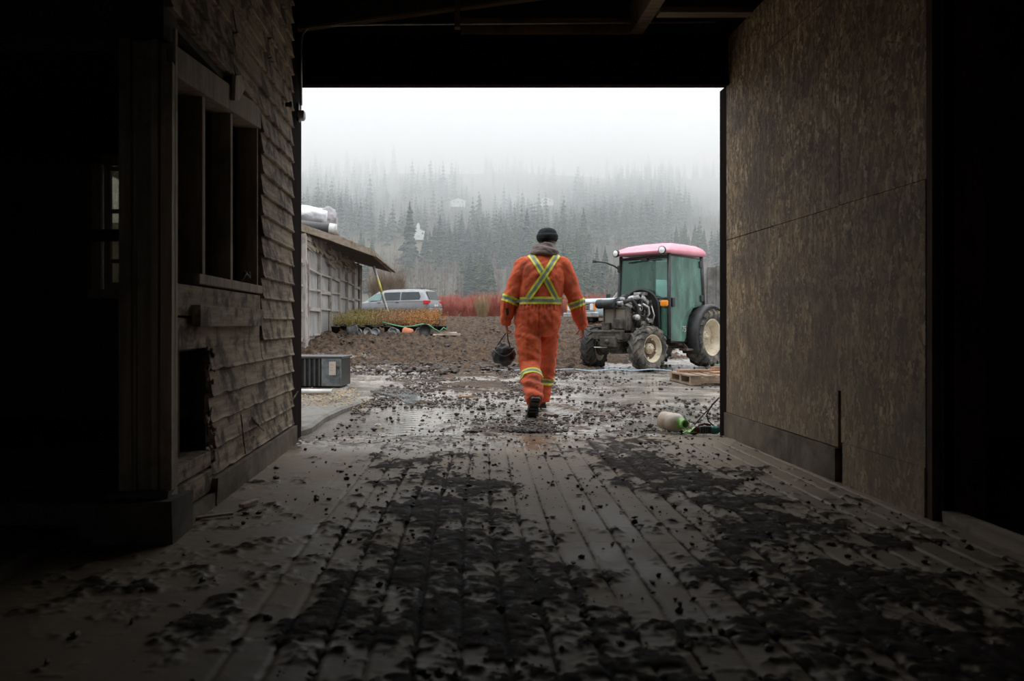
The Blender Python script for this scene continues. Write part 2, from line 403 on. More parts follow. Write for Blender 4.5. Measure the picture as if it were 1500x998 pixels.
# ---------------------------------------------------------------- outdoor ground
def gz(x, y):
    """broad ground height outside; x, y arrays"""
    x = np.asarray(x, float); y = np.asarray(y, float)
    z = np.interp(y, [0, 12, 15.5, 18, 21, 24, 30, 44, 60, 110, 230], [0, 0, .02, .32, .60, .74, .95, 1.15, 1.35, 2.4, 7.0])
    # the tractor's stretch of yard is flat further back
    rgt = sstep(2.0, 4.2, x - (y-14)*.10) * (1 - sstep(18, 22, y))
    z = z * (1 - rgt*.95)
    m = sstep(7, 9.5, y)*(1-sstep(15, 18, y))*sstep(1.2, -.8, x)*.04
    return z + m

def gz1(x, y): return float(gz(x, y))

def grid_faces(nr, nc):
    i = np.arange(nr-1)[:, None]*nc + np.arange(nc-1)[None, :]
    return np.stack([i, i+1, i+nc+1, i+nc], -1).reshape(-1, 4)

def yard():
    Y = np.concatenate([np.geomspace(5.93, 16, 520), np.geomspace(16.05, 62, 330)])
    S = np.linspace(-.62, .66, 560)
    yy, ss = np.meshgrid(Y, S, indexing='ij'); xx = ss*np.maximum(yy, 7)
    z = gz(xx, yy)
    n1 = fbm(xx*.55+3, yy*.55, 11, 5); n2 = fbm(xx*3.1, yy*3.1, 23, 5, .6); n3 = fbm(xx*9, yy*9, 31, 3, .6)
    # a churned lane down the middle and a loose bank behind it
    lane = np.exp(-((xx-.25-.02*yy)/ (1.25+.05*yy))**2)
    bank = sstep(12.5, 16, yy + (n1-.5)*4 - np.clip(xx-2.2, 0, 5)*1.3)
    mudn = .62*(n1-.5) + .9*(n2-.5)
    mud = .16 + (.20 + .22*sstep(8, 12, yy))*lane + mudn + .55*bank
    mud -= sstep(1.9, 3.2, xx - .06*yy)*(1-bank)*.38
    mud -= sstep(-.6, -1.1, xx)*(1-sstep(8.5, 11, yy))*.35
    mud = np.clip(mud, 0, 1)
    k = sstep(.35, .7, mud)
    lump = np.abs(n2-.5)*2; rid = np.abs(fbm(xx*6, yy*6, 61, 3)-.5)*2
    n4 = fbm(xx*16, yy*16, 35, 3, .6)
    h = k*(.008+.025*n3+.022*lump) + bank*(.26*(n2-.45)+.10*(n3-.5)+.16*(.4-rid)+.06*(n4-.5))
    # tyre ruts
    for c, w in ((-.25, .13), (.95, .13)):
        cx = c + .10*np.sin(yy*.35) + .012*(yy-6)**1.4*.3
        h = h - .025*np.exp(-((xx-cx)/w)**2)*(1-bank)*(1+.4*np.sin(yy*42+np.abs(xx-cx)*30))
    V = np.stack([xx, yy, z + h - .012], -1).reshape(-1, 3)
    o = np_obj('ground', V, grid_faces(*xx.shape), M_yard, smooth=True, attrs={'mud': mud.ravel(), 'wet': (np.clip(.15+.75*sstep(8.5, 6.2, yy+(n1-.5)*2)*sstep(3, 1.5, xx), 0, 1)*(1-k)).ravel()})
    tag(o, kind='structure')
    return xx, yy, mud
yxx, yyy, ymud = yard()

M_field = pmat('field_soil', (.09,.065,.045,1), (.19,.15,.10,1), s=.6, rough=.95, bump=.3, dirt=(.16,.17,.09,1), ds=.15)
M_forestfloor = pmat('forest_floor', (.075,.065,.045,1), (.15,.13,.095,1), s=.08, rough=1, bump=.3, bdist=.5, dirt=(.05,.06,.045,1), ds=.02)
def hz(x, y):
    x = np.asarray(x, float); y = np.asarray(y, float)
    t = np.maximum(y-230, 0); tc_ = np.minimum(t, 330)
    return 7.0 + .12*tc_ + .0006*tc_*tc_ + np.maximum(t-330, 0)*.03 + 14*(fbm(x*.006+5, y*.006, 71, 3)-.5)*sstep(240, 420, y)
Y = np.linspace(60, 232, 50); X = np.linspace(-120, 190, 60)
yy, xx = np.meshgrid(Y, X, indexing='ij')
tag(np_obj('field', np.stack([xx, yy, gz(xx, yy) - .08 + .15*(fbm(xx*.3, yy*.3, 5)-.5)], -1).reshape(-1, 3), grid_faces(*xx.shape), M_field, smooth=True), kind='structure')
Y = np.linspace(228, 900, 90); X = np.linspace(-420, 620, 110)
yy, xx = np.meshgrid(Y, X, indexing='ij')
tag(np_obj('hillside', np.stack([xx, yy, hz(xx, yy)], -1).reshape(-1, 3), grid_faces(*xx.shape), M_forestfloor, smooth=True), kind='structure')

HAZE, CLOUD = .00125, .018
# mist and low cloud lying on the hill: real scattering volume
def mist():
    m = bpy.data.materials.new('mist'); m.use_nodes = True; n, l = nodes(m)
    out = n['Material Output']; n.remove(n['Principled BSDF'])
    vs = n.new('ShaderNodeVolumeScatter'); vs.inputs['Color'].default_value = (.90, .955, 1.0, 1); vs.inputs['Anisotropy'].default_value = .1
    co = n.new('ShaderNodeTexCoord').outputs['Object']
    sep = n.new('ShaderNodeSeparateXYZ'); l.new(co, sep.inputs[0])
    nz = noise_tex(n, l, co, (1, 1, 2.2), .011, 5, .55, .6, (.7, 0, 0))
    # effective height = z + wisps
    a = n.new('ShaderNodeMath'); a.operation = 'MULTIPLY_ADD'; a.inputs[1].default_value = 230; l.new(nz, a.inputs[0]); l.new(sep.outputs[2], a.inputs[2])
    mr = n.new('ShaderNodeMapRange'); mr.interpolation_type = 'SMOOTHERSTEP'
    mr.inputs[1].default_value = 150; mr.inputs[2].default_value = 255; mr.inputs[3].default_value = 0; mr.inputs[4].default_value = CLOUD
    l.new(a.outputs[0], mr.inputs[0])
    # the cloud thins out above the trees and in front of the slope
    up = n.new('ShaderNodeMapRange'); up.interpolation_type = 'SMOOTHSTEP'
    up.inputs[1].default_value = 105; up.inputs[2].default_value = 185; up.inputs[3].default_value = 1; up.inputs[4].default_value = 0
    l.new(sep.outputs[2], up.inputs[0])
    fr = n.new('ShaderNodeMapRange'); fr.interpolation_type = 'SMOOTHSTEP'
    fr.inputs[1].default_value = 300; fr.inputs[2].default_value = 470; fr.inputs[3].default_value = .05; fr.inputs[4].default_value = 1
    l.new(sep.outputs[1], fr.inputs[0])
    p1 = n.new('ShaderNodeMath'); p1.operation = 'MULTIPLY'; l.new(mr.outputs[0], p1.inputs[0]); l.new(up.outputs[0], p1.inputs[1])
    p2 = n.new('ShaderNodeMath'); p2.operation = 'MULTIPLY_ADD'; l.new(p1.outputs[0], p2.inputs[0]); l.new(fr.outputs[0], p2.inputs[1]); 
    up2 = n.new('ShaderNodeMapRange'); up2.inputs[1].default_value = 60; up2.inputs[2].default_value = 185; up2.inputs[3].default_value = HAZE; up2.inputs[4].default_value = 0
    l.new(sep.outputs[2], up2.inputs[0]); l.new(up2.outputs[0], p2.inputs[2])
    l.new(p2.outputs[0], vs.inputs['Density']); l.new(vs.outputs[0], out.inputs['Volume'])
    o = MB().box((-200, 110, -5), (340, 640, 190)).build('mist', m)
    tag(o, 'white mist and low cloud hanging over the forested hillside', 'mist', kind='stuff')
    return o
mist()
scn.cycles.volume_step_rate = 1.0
scn.cycles.volume_preview_step_rate = 1.0
# ---------------------------------------------------------------- the barn passage
def floor():
    Y = np.concatenate([np.linspace(-8.2, 1.2, 24), np.geomspace(1.25, 6.02, 620)])
    X = np.concatenate([np.linspace(-6, -1.5, 12), np.linspace(-1.45, 3.2, 620), np.linspace(3.4, 6.5, 10)])
    yy, xx = np.meshgrid(Y, X, indexing='ij')
    wob = .10*(fbm(xx*.5, yy*.35, 3, 2)-.5)
    gx = (xx + wob - .02*(yy-6)) / .128
    d = np.abs(gx - np.round(gx))*.128
    wk = vnoise(np.round(gx)*7.7, yy*1.3, 91)
    vis = sstep(-.75, -.45, xx)*(1-sstep(5.55, 5.8, yy))
    groove = np.exp(-(d/.0085)**2)*vis*(.55+.45*wk)
    row = np.round(gx)
    ty = (yy + _h(row, row*0+3, 5)*.3*0 + .03*vnoise(gx*3, yy, 8))/.31
    tg = np.exp(-((np.abs(ty-np.round(ty))*.31)/.006)**2)*vis*.5*sstep(.35, .6, fbm(xx*2, yy*2, 44, 3))
    n1 = fbm(xx*1.1+7, yy*.8, 14, 5); n2 = fbm(xx*5.5, yy*4.5, 27, 5, .62); n3 = fbm(xx*17, yy*17, 35, 3, .6)
    # two muddy wheel tracks carried in from the yard
    tr = np.exp(-((xx+.22-.10*(6-yy))/.42)**2)*.85 + np.exp(-((xx-1.22-.02*(6-yy))/.46)**2)*.9
    near = sstep(3.0, 1.6, yy)
    mud = .05 + .34*tr + .9*(n2-.5) + .5*(n1-.5) + .55*(n3-.5) + .12*near
    mud += .10*np.exp(-((yy-5.75)/.2)**2)
    mud = mud - .08*sstep(.2, .6, xx)*sstep(1.0, .7, xx)
    k = sstep(.12, .42, mud)
    n4 = fbm(xx*38, yy*38, 55, 2); h = -.013*groove - .005*tg + k*(.001 + .008*n3 + .006*n4 + .002*n2) + .002*(n3-.5)
    wetz = sstep(5.1, 5.6, yy + (n1-.5)*1.3)*sstep(1.6, .6, xx); h = h*(1-.75*wetz*(1-k)); mud = mud; h = h*sstep(6.03, 5.9, yy)
    V = np.stack([xx, yy, h], -1).reshape(-1, 3)
    m = np.clip(.1*(1-wetz) + .55*k + (.6*groove*.9 + .3*tg)*(1-.7*wetz), 0, 1)
    o = np_obj('floor', V, grid_faces(*xx.shape), M_floor, smooth=True, attrs={'mud': m.ravel(), 'wet': (sstep(5.1, 5.6, yy + (n1-.5)*1.3)*sstep(1.6, .6, xx)).ravel()})
    tag(o, kind='structure')
floor()
def S(o): return tag(o, kind='structure')

# right wall: strand board sheets with open seams
b = MB()
def sheet(y0, y1, z0, z1, off=0): b.box((2.2-off, y0, z0), (2.222, y1, z1))
sheet(5.162, 5.985, .195, 1.56); sheet(4.262, 5.16, .198, 1.562, .001); sheet(3.475, 4.225, .232, .52, .003); sheet(3.475, 4.258, .52, 1.566, .003)
sheet(4.25, 5.985, 1.566, 2.79, .001); sheet(3.475, 4.248, 1.570, 2.80, 0); sheet(4.25, 5.985, 2.795, 3.17, .002); sheet(3.475, 4.246, 2.805, 3.17, .003)
sheet(3.475, 4.20, -.02, .23, .008)
S(b.build('wall_right', M_osb))
b = MB().box((2.185, 4.27, -.03), (2.25, 6.0, .19))
S(b.build('baseboard_right', M_skirt))
S(MB().box((2.226, 3.40, 0), (2.28, 6.0, 3.2)).build('wall_right_backing', M_dark))
b = MB(); b.box((2.2, 3.44, -.01), (2.43, 3.474, 3.6)); b.box((2.235, 3.40, -.01), (2.42, 3.439, 3.6)); b.box((2.196, 3.425, -.01), (2.228, 3.4395, 3.6))
S(b.build('trim_1', M_red))
b = MB()
for i in range(5):
    y0 = 3.38 - i*.62; b.box((2.215, y0-.61, -.01), (2.275, y0, .055+.004*(i % 2)), jit=.003)
S(b.build('trim_2', M_sillwood))

# left wall: sagging clapboards round a glassless window and a broken hole
b = MB(); RR = random.Random(4)
def clap(y0, y1, z0, zh=.128, rag=False, gap=0):
    """one clapboard: thick lower lip, thin top, slightly wavy and split"""
    n = max(2, int((y1-y0)/.09)); rings = []
    ph = RR.uniform(0, 9)
    for i in range(n+1):
        y = y0 + (y1-y0)*i/n
        w = .004*pnoise(Vector((y*3, z0*7, ph)))
        sag = .006*pnoise(Vector((y*1.3, z0*3, ph+4)))
        nib = .018*max(0, pnoise(Vector((y*9, z0*11, ph)))-.05) if rag else .008*max(0, pnoise(Vector((y*7, z0*5, ph)))-.15)
        lip = .030 + w + RR.uniform(-.001, .001)
        xs = -1.2
        ye = y
        rings.append([(xs-.012, ye, z0+zh+.012+sag), (xs+.004+w, ye, z0+zh+.010+sag), (xs+lip-.008, ye, z0+nib+sag+.018), (xs+lip, ye, z0+nib+sag+.006), (xs+lip-.006, ye, z0+nib+sag), (xs-.012, ye, z0+nib+sag)])
    b.loft(rings, 0, True, False)
z = .14; row = 0
while z < 3.3:
    top = z + .128
    if z < .76:
        ys = 3.72 + RR.uniform(-.03, .05)
        cut = 4.70
        if z < .42: clap(ys, 5.64, z, rag=True)
        else: clap(ys, cut-.008, z, rag=z > .5); clap(cut+.008, 5.64, z)
    elif z < 2.2:
        clap(4.73, 5.64, z)
        if row % 4 == 2: pass
    else:
        j = 4.12 if z < 2.55 else (4.9 if row % 3 else 3.9)
        clap(3.17, j-.012, z); clap(j+.012, 5.64, z)
    z += .131; row += 1
# splintered edge pieces by the hole
for k in range(26):
    y = RR.uniform(3.66, 3.76); zz = RR.uniform(.17, .78)
    b.beam((-1.185, y, zz), (-1.18+RR.uniform(-.01, .02), y-RR.uniform(.01, .07), zz+RR.uniform(-.03, .03)), RR.uniform(.004, .012), RR.uniform(.006, .02))
for k in range(5):
    y = RR.uniform(3.9, 5.6); L = RR.uniform(.05, .3)
    b.beam((-1.172, y, .15+RR.uniform(0, .24)), (-1.168, y+L, .15+RR.uniform(0, .24)), .008, RR.uniform(.004, .012))
S(b.build('wall_left', M_siding))
# framing behind the cladding
b = MB()
b.box((-1.30, 4.70, .10), (-1.214, 5.64, 3.5)); b.box((-1.30, 3.18, 2.20), (-1.214, 4.70, 3.5))
b.box((-1.34, 3.19, .77), (-1.235, 4.70, 1.06))
b.box((-1.30, 3.72, .10), (-1.214, 4.70, .80)); b.box((-1.32, 3.46, .14), (-1.27, 3.52, .8)); b.box((-1.40, 3.2, .14), (-1.38, 3.72, .8))
S(b.build('wall_left_framing', M_dark))
b = MB()
b.box((-1.36, 3.2, -.02), (-1.155, 3.70, .07), jit=.004); b.box((-1.33, 3.7, -.02), (-1.15, 4.9, .135), jit=.004); b.box((-1.33, 4.9, -.02), (-1.155, 5.64, .13), jit=.004)
S(MB().box((-1.45, 3.05, -.02), (-1.14, 3.30, .17), jit=.012).box((-1.43, 3.12, .165), (-1.18, 3.3, .195), jit=.01).build('post_footing', M_concd))
S(b.build('baseboard_left', M_skirt))
# flat boards under the window, sill boards of the hole
b = MB()
b.bbox((-1.235, 3.21, .935), (-1.188, 4.69, 1.075), .004); b.bbox((-1.235, 3.21, .782), (-1.192, 4.69, .925), .004)
b.bbox((-1.187, 3.44, .885), (-1.145, 4.60, .985), .004)
b.bbox((-1.37, 3.22, .20), (-1.18, 3.70, .275), .005); b.bbox((-1.36, 3.22, .08), (-1.175, 3.78, .185), .006)
S(b.build('trim_3', M_siding))
# window opening: head, sill, jambs, studs
b = MB()
Mh = Matrix.Translation((0, 3.22, 1.965)) @ Matrix.Rotation(math.atan2(.155, 1.5), 4, 'X')
b.bbox((-1.33, 0, 0), (-1.185, 1.49, .135), .006, 0, Mh)
b.bbox((-1.335, 3.52, 1.085), (-1.175, 4.70, 1.135), .006)
for y in (3.70, 4.17): b.bbox((-1.325, y-.022, 1.12), (-1.215, y+.022, 2.08), .004)
b.box((-1.33, 4.675, 1.1), (-1.205, 4.70, 2.2)); b.box((-1.335, 3.2, 1.08), (-1.20, 3.235, 2.0))
S(b.build('window_1', M_post))
# corner post with its trims and the beam it carries
b = MB()
b.box((-1.395, 3.16, .19), (-1.345, 3.21, 2.12), jit=.004); b.box((-1.37, 3.185, .19), (-1.26, 3.26, 2.12)); b.box((-1.36, 3.175, .17), (-1.33, 3.186, 1.2), jit=.006)
S(b.build('trim_4', M_post))
b = MB()
for (x0, x1, y0, zt) in ((-1.262, -1.232, 3.165, 2.10), (-1.226, -1.205, 3.175, 2.06), (-1.20, -1.172, 3.16, 2.0)):
    b.box((x0, y0, .175), (x1, y0+.05, zt), jit=.003)
b.box((-1.185, 3.20, .16), (-1.172, 3.225, 2.16))
S(b.build('trim_5', M_trimwood))
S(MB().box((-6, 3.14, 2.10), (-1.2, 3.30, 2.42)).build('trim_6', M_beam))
# scrap of split board caught over the window head
tag(MB().prism([(4.04, 2.10), (4.13, 2.13), (4.25, 2.23), (4.17, 2.28), (4.06, 2.24)], 0, -1.18, -1.16).build('split_board', M_trimwood),
    'pale split scrap of board nailed above the window opening of the left wall', 'board')

# end wall with the big doorway and the left room's window
b = MB()
b.box((-6.1, 6.0, -.1), (-2.93, 6.14, 4)); b.box((-2.93, 6.0, -.1), (-2.04, 6.14, 1.14)); b.box((-2.93, 6.0, 2.2), (-2.04, 6.14, 4)); b.box((-2.93, 6.0, 1.1), (-2.80, 6.14, 2.3)); b.box((-2.04, 6.0, -.1), (-1.29, 6.14, 4))
b.box((-1.29, 6.02, 2.84), (2.26, 6.14, 4)); b.box((2.26, 6.02, -.1), (6.6, 6.14, 4))
S(b.build('wall_front', M_dark))
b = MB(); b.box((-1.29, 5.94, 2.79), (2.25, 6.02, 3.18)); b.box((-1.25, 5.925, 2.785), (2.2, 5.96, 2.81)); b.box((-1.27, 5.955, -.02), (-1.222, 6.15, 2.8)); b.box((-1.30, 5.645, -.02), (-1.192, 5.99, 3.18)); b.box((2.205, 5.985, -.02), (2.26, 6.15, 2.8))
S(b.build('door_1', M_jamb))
b = MB(); b.box((-6.1, -8.1, -.2), (-6, 6.1, 4)); S(b.build('wall_far_left', M_dark))
b = MB(); b.box((6.5, -8.1, -.2), (6.6, 6.1, 4)); S(b.build('wall_far_right', M_dark))
b = MB(); b.box((-6.1, -8.2, -.2), (-.8, -8.1, 4)); b.box((1.5, -8.2, -.2), (6.6, -8.1, 4)); b.box((-.8, -8.2, 2.3), (1.5, -8.1, 4)); S(b.build('wall_back', M_dark))  # opening in this unseen wall is added to throw daylight on the post
S(MB().box((-30, -40, -.2), (30, -8.15, -.02)).build('ground_behind', M_conc))
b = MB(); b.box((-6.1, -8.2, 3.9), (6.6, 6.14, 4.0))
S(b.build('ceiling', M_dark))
S(MB().box((-6, -8.0, -.02), (-1.55, 3.13, .06)).box((-6, 3.13, -.02), (-1.40, 5.99, .15)).build('floor_left_room', M_concd))

# joists and braces overhead
tag(MB().beam((-1.18, 5.80, 3.17), (2.1, 5.80, 3.60), .06, .018).build('ceiling_brace', M_joist), 'thin pale batten slanting up over the doorway', 'brace')
tag(MB().box((.03, 5.77, 3.18), (.075, 5.83, 3.9)).build('ceiling_hanger', M_joist), 'short upright hanger board above the middle of the doorway', 'board')
tag(MB().box((1.42, 3.0, 3.19), (1.52, 5.94, 3.42)).build('ceiling_joist', M_joist), 'square joist running toward the viewer above the doorway', 'joist')
tag(MB().box((1.52, 5.45, 3.16), (2.35, 5.55, 3.20)).build('ceiling_joist', M_joist), 'pale crosspiece joist between the square joist and the strand board wall', 'joist')
tag(MB().box((.08, 5.90, 3.185), (1.42, 5.94, 3.30)).build('lintel_board', M_joist), 'brown plank on edge lying on top of the door lintel', 'board')
g = 'dark roof joists running front to back under the ceiling'
for x in (-5.2, -4, -2.8, -1.75, -.7, .35, 2.5, 3.7, 4.9):
    tag(MB().box((x, -8.0, 3.62), (x+.06, 6.0, 3.9)).build('roof_joist', M_beam), 'dark roof joist hidden in the shade under the ceiling', 'joist', g)

# window of the left room
r = empty('window_2', (-2.45, 6.06, 1.67)); r['kind'] = 'structure'
b = MB()
b.box((-.40, -.10, -.56), (-.33, .06, .56)); b.box((.33, -.10, -.56), (.40, .06, .56)); b.box((-.40, -.10, .50), (.40, .06, .57)); b.box((-.42, -.12, -.57), (.42, .06, -.50))
for a in (-.32, .27): b.box((a, -.06, -.5), (a+.05, -.02, .5))
b.box((-.01, -.05, -.5), (.02, -.02, .5))
for zz in (-.27, .13, .47): b.box((-.3, -.05, zz-.016), (.3, -.02, zz+.016))
b.box((-.3, -.05, -.5), (.3, -.02, -.44))
b.build('window_frame', M_post, r)
MB().box((-.3, -.012, -.5), (.3, -.006, .5)).build('pane', glassmat('dirty_window_glass', (.75,.75,.66,1), .5, (.6,.58,.48,1)), r)
tag(MB().box((-3.05, 5.905, 1.55), (-2.1, 5.95, 1.64)).build('rail_board', M_beam), 'dark rail board fixed across the small window of the left room', 'board')

# switch box and conduit beside the doorway
r = empty('photocell_switch', (-1.150, 5.78, 2.50), 0, 'grey round switch on its conduit at the top left of the doorway', 'switch')
MB().lathe([(.001, .03), (.028, .03), (.04, .02), (.042, -.01), (.042, -.02)], (0, 0, 0), (1, 0, 0), 20).build('dial', M_steel, r)
MB().bbox((-.03, -.035, -.05), (-.012, .035, .09), .004).build('switch_box', M_black, r)
pts = [(0, .0, .08), (0, 0, .55), (.01, .005, .63), (.05, .01, .68), (.12, .02, .70), (.6, .02, .71), (3.2, .02, .73)]
MB().tube(pts, .009, 8).build('conduit', M_steel, r)
tag(MB().cyl((-1.175, 5.35, 2.46), (-1.13, 5.35, 2.46), .016, n=12).lathe([(.001, .045), (.022, .045), (.022, .03), (.008, .03)], (-1.175, 5.35, 2.46), (1, 0, 0), 12).build('wall_peg', M_black), 'small dark peg sticking out of the left clapboards near the switch', 'peg')
r = empty('electrical_bracket', (-1.19, 4.28, 1.15), 0, 'small dark twisted wire bracket on the left window sill', 'bracket')
MB().tube([(0, 0, 0), (.02, .02, .04), (0, .05, .05), (.02, .1, .02), (.01, .12, .05)], .008, 6).build('wire', M_black, r)
# ---------------------------------------------------------------- trees on the hill
M_conifer = pmat('dark_conifer_needles', (.018,.038,.034,1), (.045,.085,.065,1), s=.8, rough=.9, bump=0)
M_conifer2 = pmat('green_conifer_needles', (.03,.055,.035,1), (.07,.11,.065,1), s=.8, rough=.9, bump=0)
M_bark = pmat('tree_bark', (.07,.055,.045,1), (.14,.115,.095,1), s=2, rough=.95, bump=0)
M_twig = pmat('bare_twigs', (.16,.13,.115,1), (.26,.215,.19,1), s=.5, rough=.95, bump=0)
M_birch = pmat('pale_trunk', (.25,.23,.22,1), (.42,.40,.38,1), s=1, rough=.9, bump=0)
RT = random.Random(21)

def conifer_arrays(h, seed, lo=False):
    """drooping whorls of branches: list of crown triangles, trunk triangles"""
    r = random.Random(seed); V = []; F = []
    nl = 9 if lo else 17; nb = 6 if lo else 11
    base = h*r.uniform(.06, .16)
    for i in range(nl):
        t = i/(nl-1); z = base + (h-base)*(t**.92)*.97
        rad = h*.18*(1-t)**.8*(1+.25*r.uniform(-1, 1)) + h*.008
        a0 = r.uniform(0, 6.28)
        for k in range(nb):
            a = a0 + 6.283*k/nb + r.uniform(-.25, .25); q = rad*r.uniform(.6, 1.15); w = q*.42 + h*.008
            dr = q*r.uniform(.25, .6); o = len(V)
            ca, sa = math.cos(a), math.sin(a)
            V += [(0, 0, z+h*.055), (ca*q*.55-sa*w, sa*q*.55+ca*w, z-dr*.45), (ca*q, sa*q, z-dr), (ca*q*.55+sa*w, sa*q*.55-ca*w, z-dr*.45), (ca*q*.4, sa*q*.4, z-dr*.9-h*.02)]
            F += [(o, o+1, o+2), (o, o+2, o+3), (o+1, o+4, o+2), (o+2, o+4, o+3)]
    T = []; TF = []
    for j in range(5):
        a = 6.283*j/5; T.append((math.cos(a)*h*.012, math.sin(a)*h*.012, -1))
    T.append((0, 0, h)); TF = [(j, (j+1) % 5, 5) for j in range(5)]
    return np.array(V), np.array(F), np.array(T), np.array(TF)

def bare_arrays(h, seed, lo=False, spread=.27):
    r = random.Random(seed); V = []; F = []; T = []; TF = []
    def stick(A, B, ra, rb, VV, FF):
        A = Vector(A); B = Vector(B); d = (B-A).normalized(); u = d.cross(Vector((.3, .9, .2))).normalized(); w = d.cross(u)
        o = len(VV)
        for P_, q in ((A, ra), (B, rb)):
            for j in range(3):
                a = 2.094*j; VV.append(tuple(P_ + (u*math.cos(a)+w*math.sin(a))*q))
        for j in range(3):
            k = (j+1) % 3; FF.append((o+j, o+k, o+3+k)); FF.append((o+j, o+3+k, o+3+j))
    stick((0, 0, -1), (0, 0, h*.5), h*.014, h*.010, T, TF); stick((0, 0, h*.5), (h*.02, 0, h*.95), h*.010, h*.003, T, TF)
    n = 14 if lo else 34
    for i in range(n):
        z = h*r.uniform(.22, .85); a = r.uniform(0, 6.283); L = h*spread*(1.15-z/h)*r.uniform(.6, 1.1)
        e = Vector((math.cos(a)*L*.75, math.sin(a)*L*.75, z+L*r.uniform(.5, .95)))
        stick((0, 0, z), e, h*.0045, h*.002, V, F)
        for k in range(2 if lo else 5):
            s = Vector((0, 0, z)).lerp(e, r.uniform(.35, .95)); b = a + r.uniform(-1.1, 1.1); l2 = L*r.uniform(.25, .5)
            stick(s, s+Vector((math.cos(b)*l2*.6, math.sin(b)*l2*.6, l2)), h*.003, h*.0015, V, F)
    return np.array(V), np.array(F), np.array(T), np.array(TF)

def tree_proto(name, arr, mc, mt, label, group, cat='tree'):
    r = empty(name, (0, 0, -50), 0, label, cat, group)
    np_obj('crown' , arr[0], arr[1], mc, r); np_obj('trunk', arr[2], arr[3], mt, r)
    return r

def place_woods():
    GC = 'dark conifers standing in the mist on the hillside'; GB = 'bare leafless trees on the misty hillside'
    LC = 'dark evergreen conifer standing in mist on the forested hillside'; LB = 'bare grey-brown leafless tree on the lower misty hillside'
    cps = [tree_proto('conifer_tree', conifer_arrays(16, s), M_conifer if s % 2 else M_conifer2, M_bark, LC, GC) for s in (1, 2, 3, 4, 5)]
    bps = [tree_proto('bare_tree', bare_arrays(11, s+40), M_twig, M_birch if s % 3 == 0 else M_bark, LB, GB) for s in (1, 2, 3, 4)]
    pts = []
    y = 232.0
    while y < 585:
        step = 5.4 + (y-230)*.008
        x = -.40*y
        while x < .46*y:
            px = x + RT.uniform(-step, step)*.6; py = y + RT.uniform(-step, step)*.6
            f = float(fbm(np.array([px*.022+4]), np.array([py*.014+9]), 51, 4)[0])
            # conifers dominate higher up and in clumps; the foot of the hill is mostly bare wood
            want = .535 + .17*(1-sstep(262, 345, py)) - .05*sstep(360, 430, py) - .30*math.exp(-((px/py-.035)/.022)**2)*(py < 300) - .12*(px/py < -.1)*(py > 300)
            con = f > want
            pts.append((py, px, bool(con), f)); x += step
        y += step*.9
    # clearing round the white house
    pts = [p for p in pts if not (abs(p[1]+17.4*p[0]/396) < 10 and 340 < p[0] < 408)]
    pts.sort()
    nc = nb = 0; stuffC = []; stuffB = []
    for py, px, con, f in pts:
        z = float(hz(px, py)) - .4
        s = (RT.uniform(.6, 1.05)+.5*max(0, RT.gauss(0, .5)))*(1.0 if con else .95); rz = RT.uniform(0, 6.28)
        if con:
            if py < 300: s *= .85
            if nc < 290 and -.24 < px/py < .39:
                p = cps[nc % 5]; o = p if nc < 5 else None
                if o: o.location = (px, py, z); o.scale = (s, s, s); o.rotation_euler[2] = rz
                else: dup(p, (px, py, z), rz, s)
                nc += 1
            else: stuffC.append((px, py, z, s, rz))
        else:
            if nb < 290 and -.24 < px/py < .39:
                p = bps[nb % 4]
                if nb < 4: p.location = (px, py, z); p.scale = (s, s, s); p.rotation_euler[2] = rz
                else: dup(p, (px, py, z), rz, s)
                nb += 1
            else: stuffB.append((px, py, z, s, rz))
    def bulk(name, L, protos, mats, label):
        VV = []; FF = []; MI = []; off = 0
        for i, (x, y, z, s, rz) in enumerate(L):
            cv, cf, tv, tf = protos[i % len(protos)]
            c, sn = math.cos(rz)*s, math.sin(rz)*s
            for v, f, mi in ((cv, cf, i % 2 if len(mats) > 2 else 0), (tv, tf, len(mats)-1)):
                w = np.stack([v[:, 0]*c - v[:, 1]*sn + x, v[:, 0]*sn + v[:, 1]*c + y, v[:, 2]*s + z], -1)
                VV.append(w); FF.append(f+off); MI.append(np.full(len(f), mi)); off += len(v)
        o = np_obj(name, np.concatenate(VV), np.concatenate(FF), mats, midx=np.concatenate(MI))
        tag(o, label, 'trees', kind='stuff')
    bulk('distant_forest', stuffC, [conifer_arrays(16, s+9, True) for s in range(5)], [M_conifer, M_conifer2, M_bark], 'distant mass of conifers higher up the hillside fading into cloud')
    bulk('bare_woodland', stuffB, [bare_arrays(11, s+70, True) for s in range(4)], [M_twig, M_bark], 'distant mass of bare brown woodland across the hillside')
    print('TREES', len(pts), nc, nb, len(stuffC), len(stuffB))
place_woods()

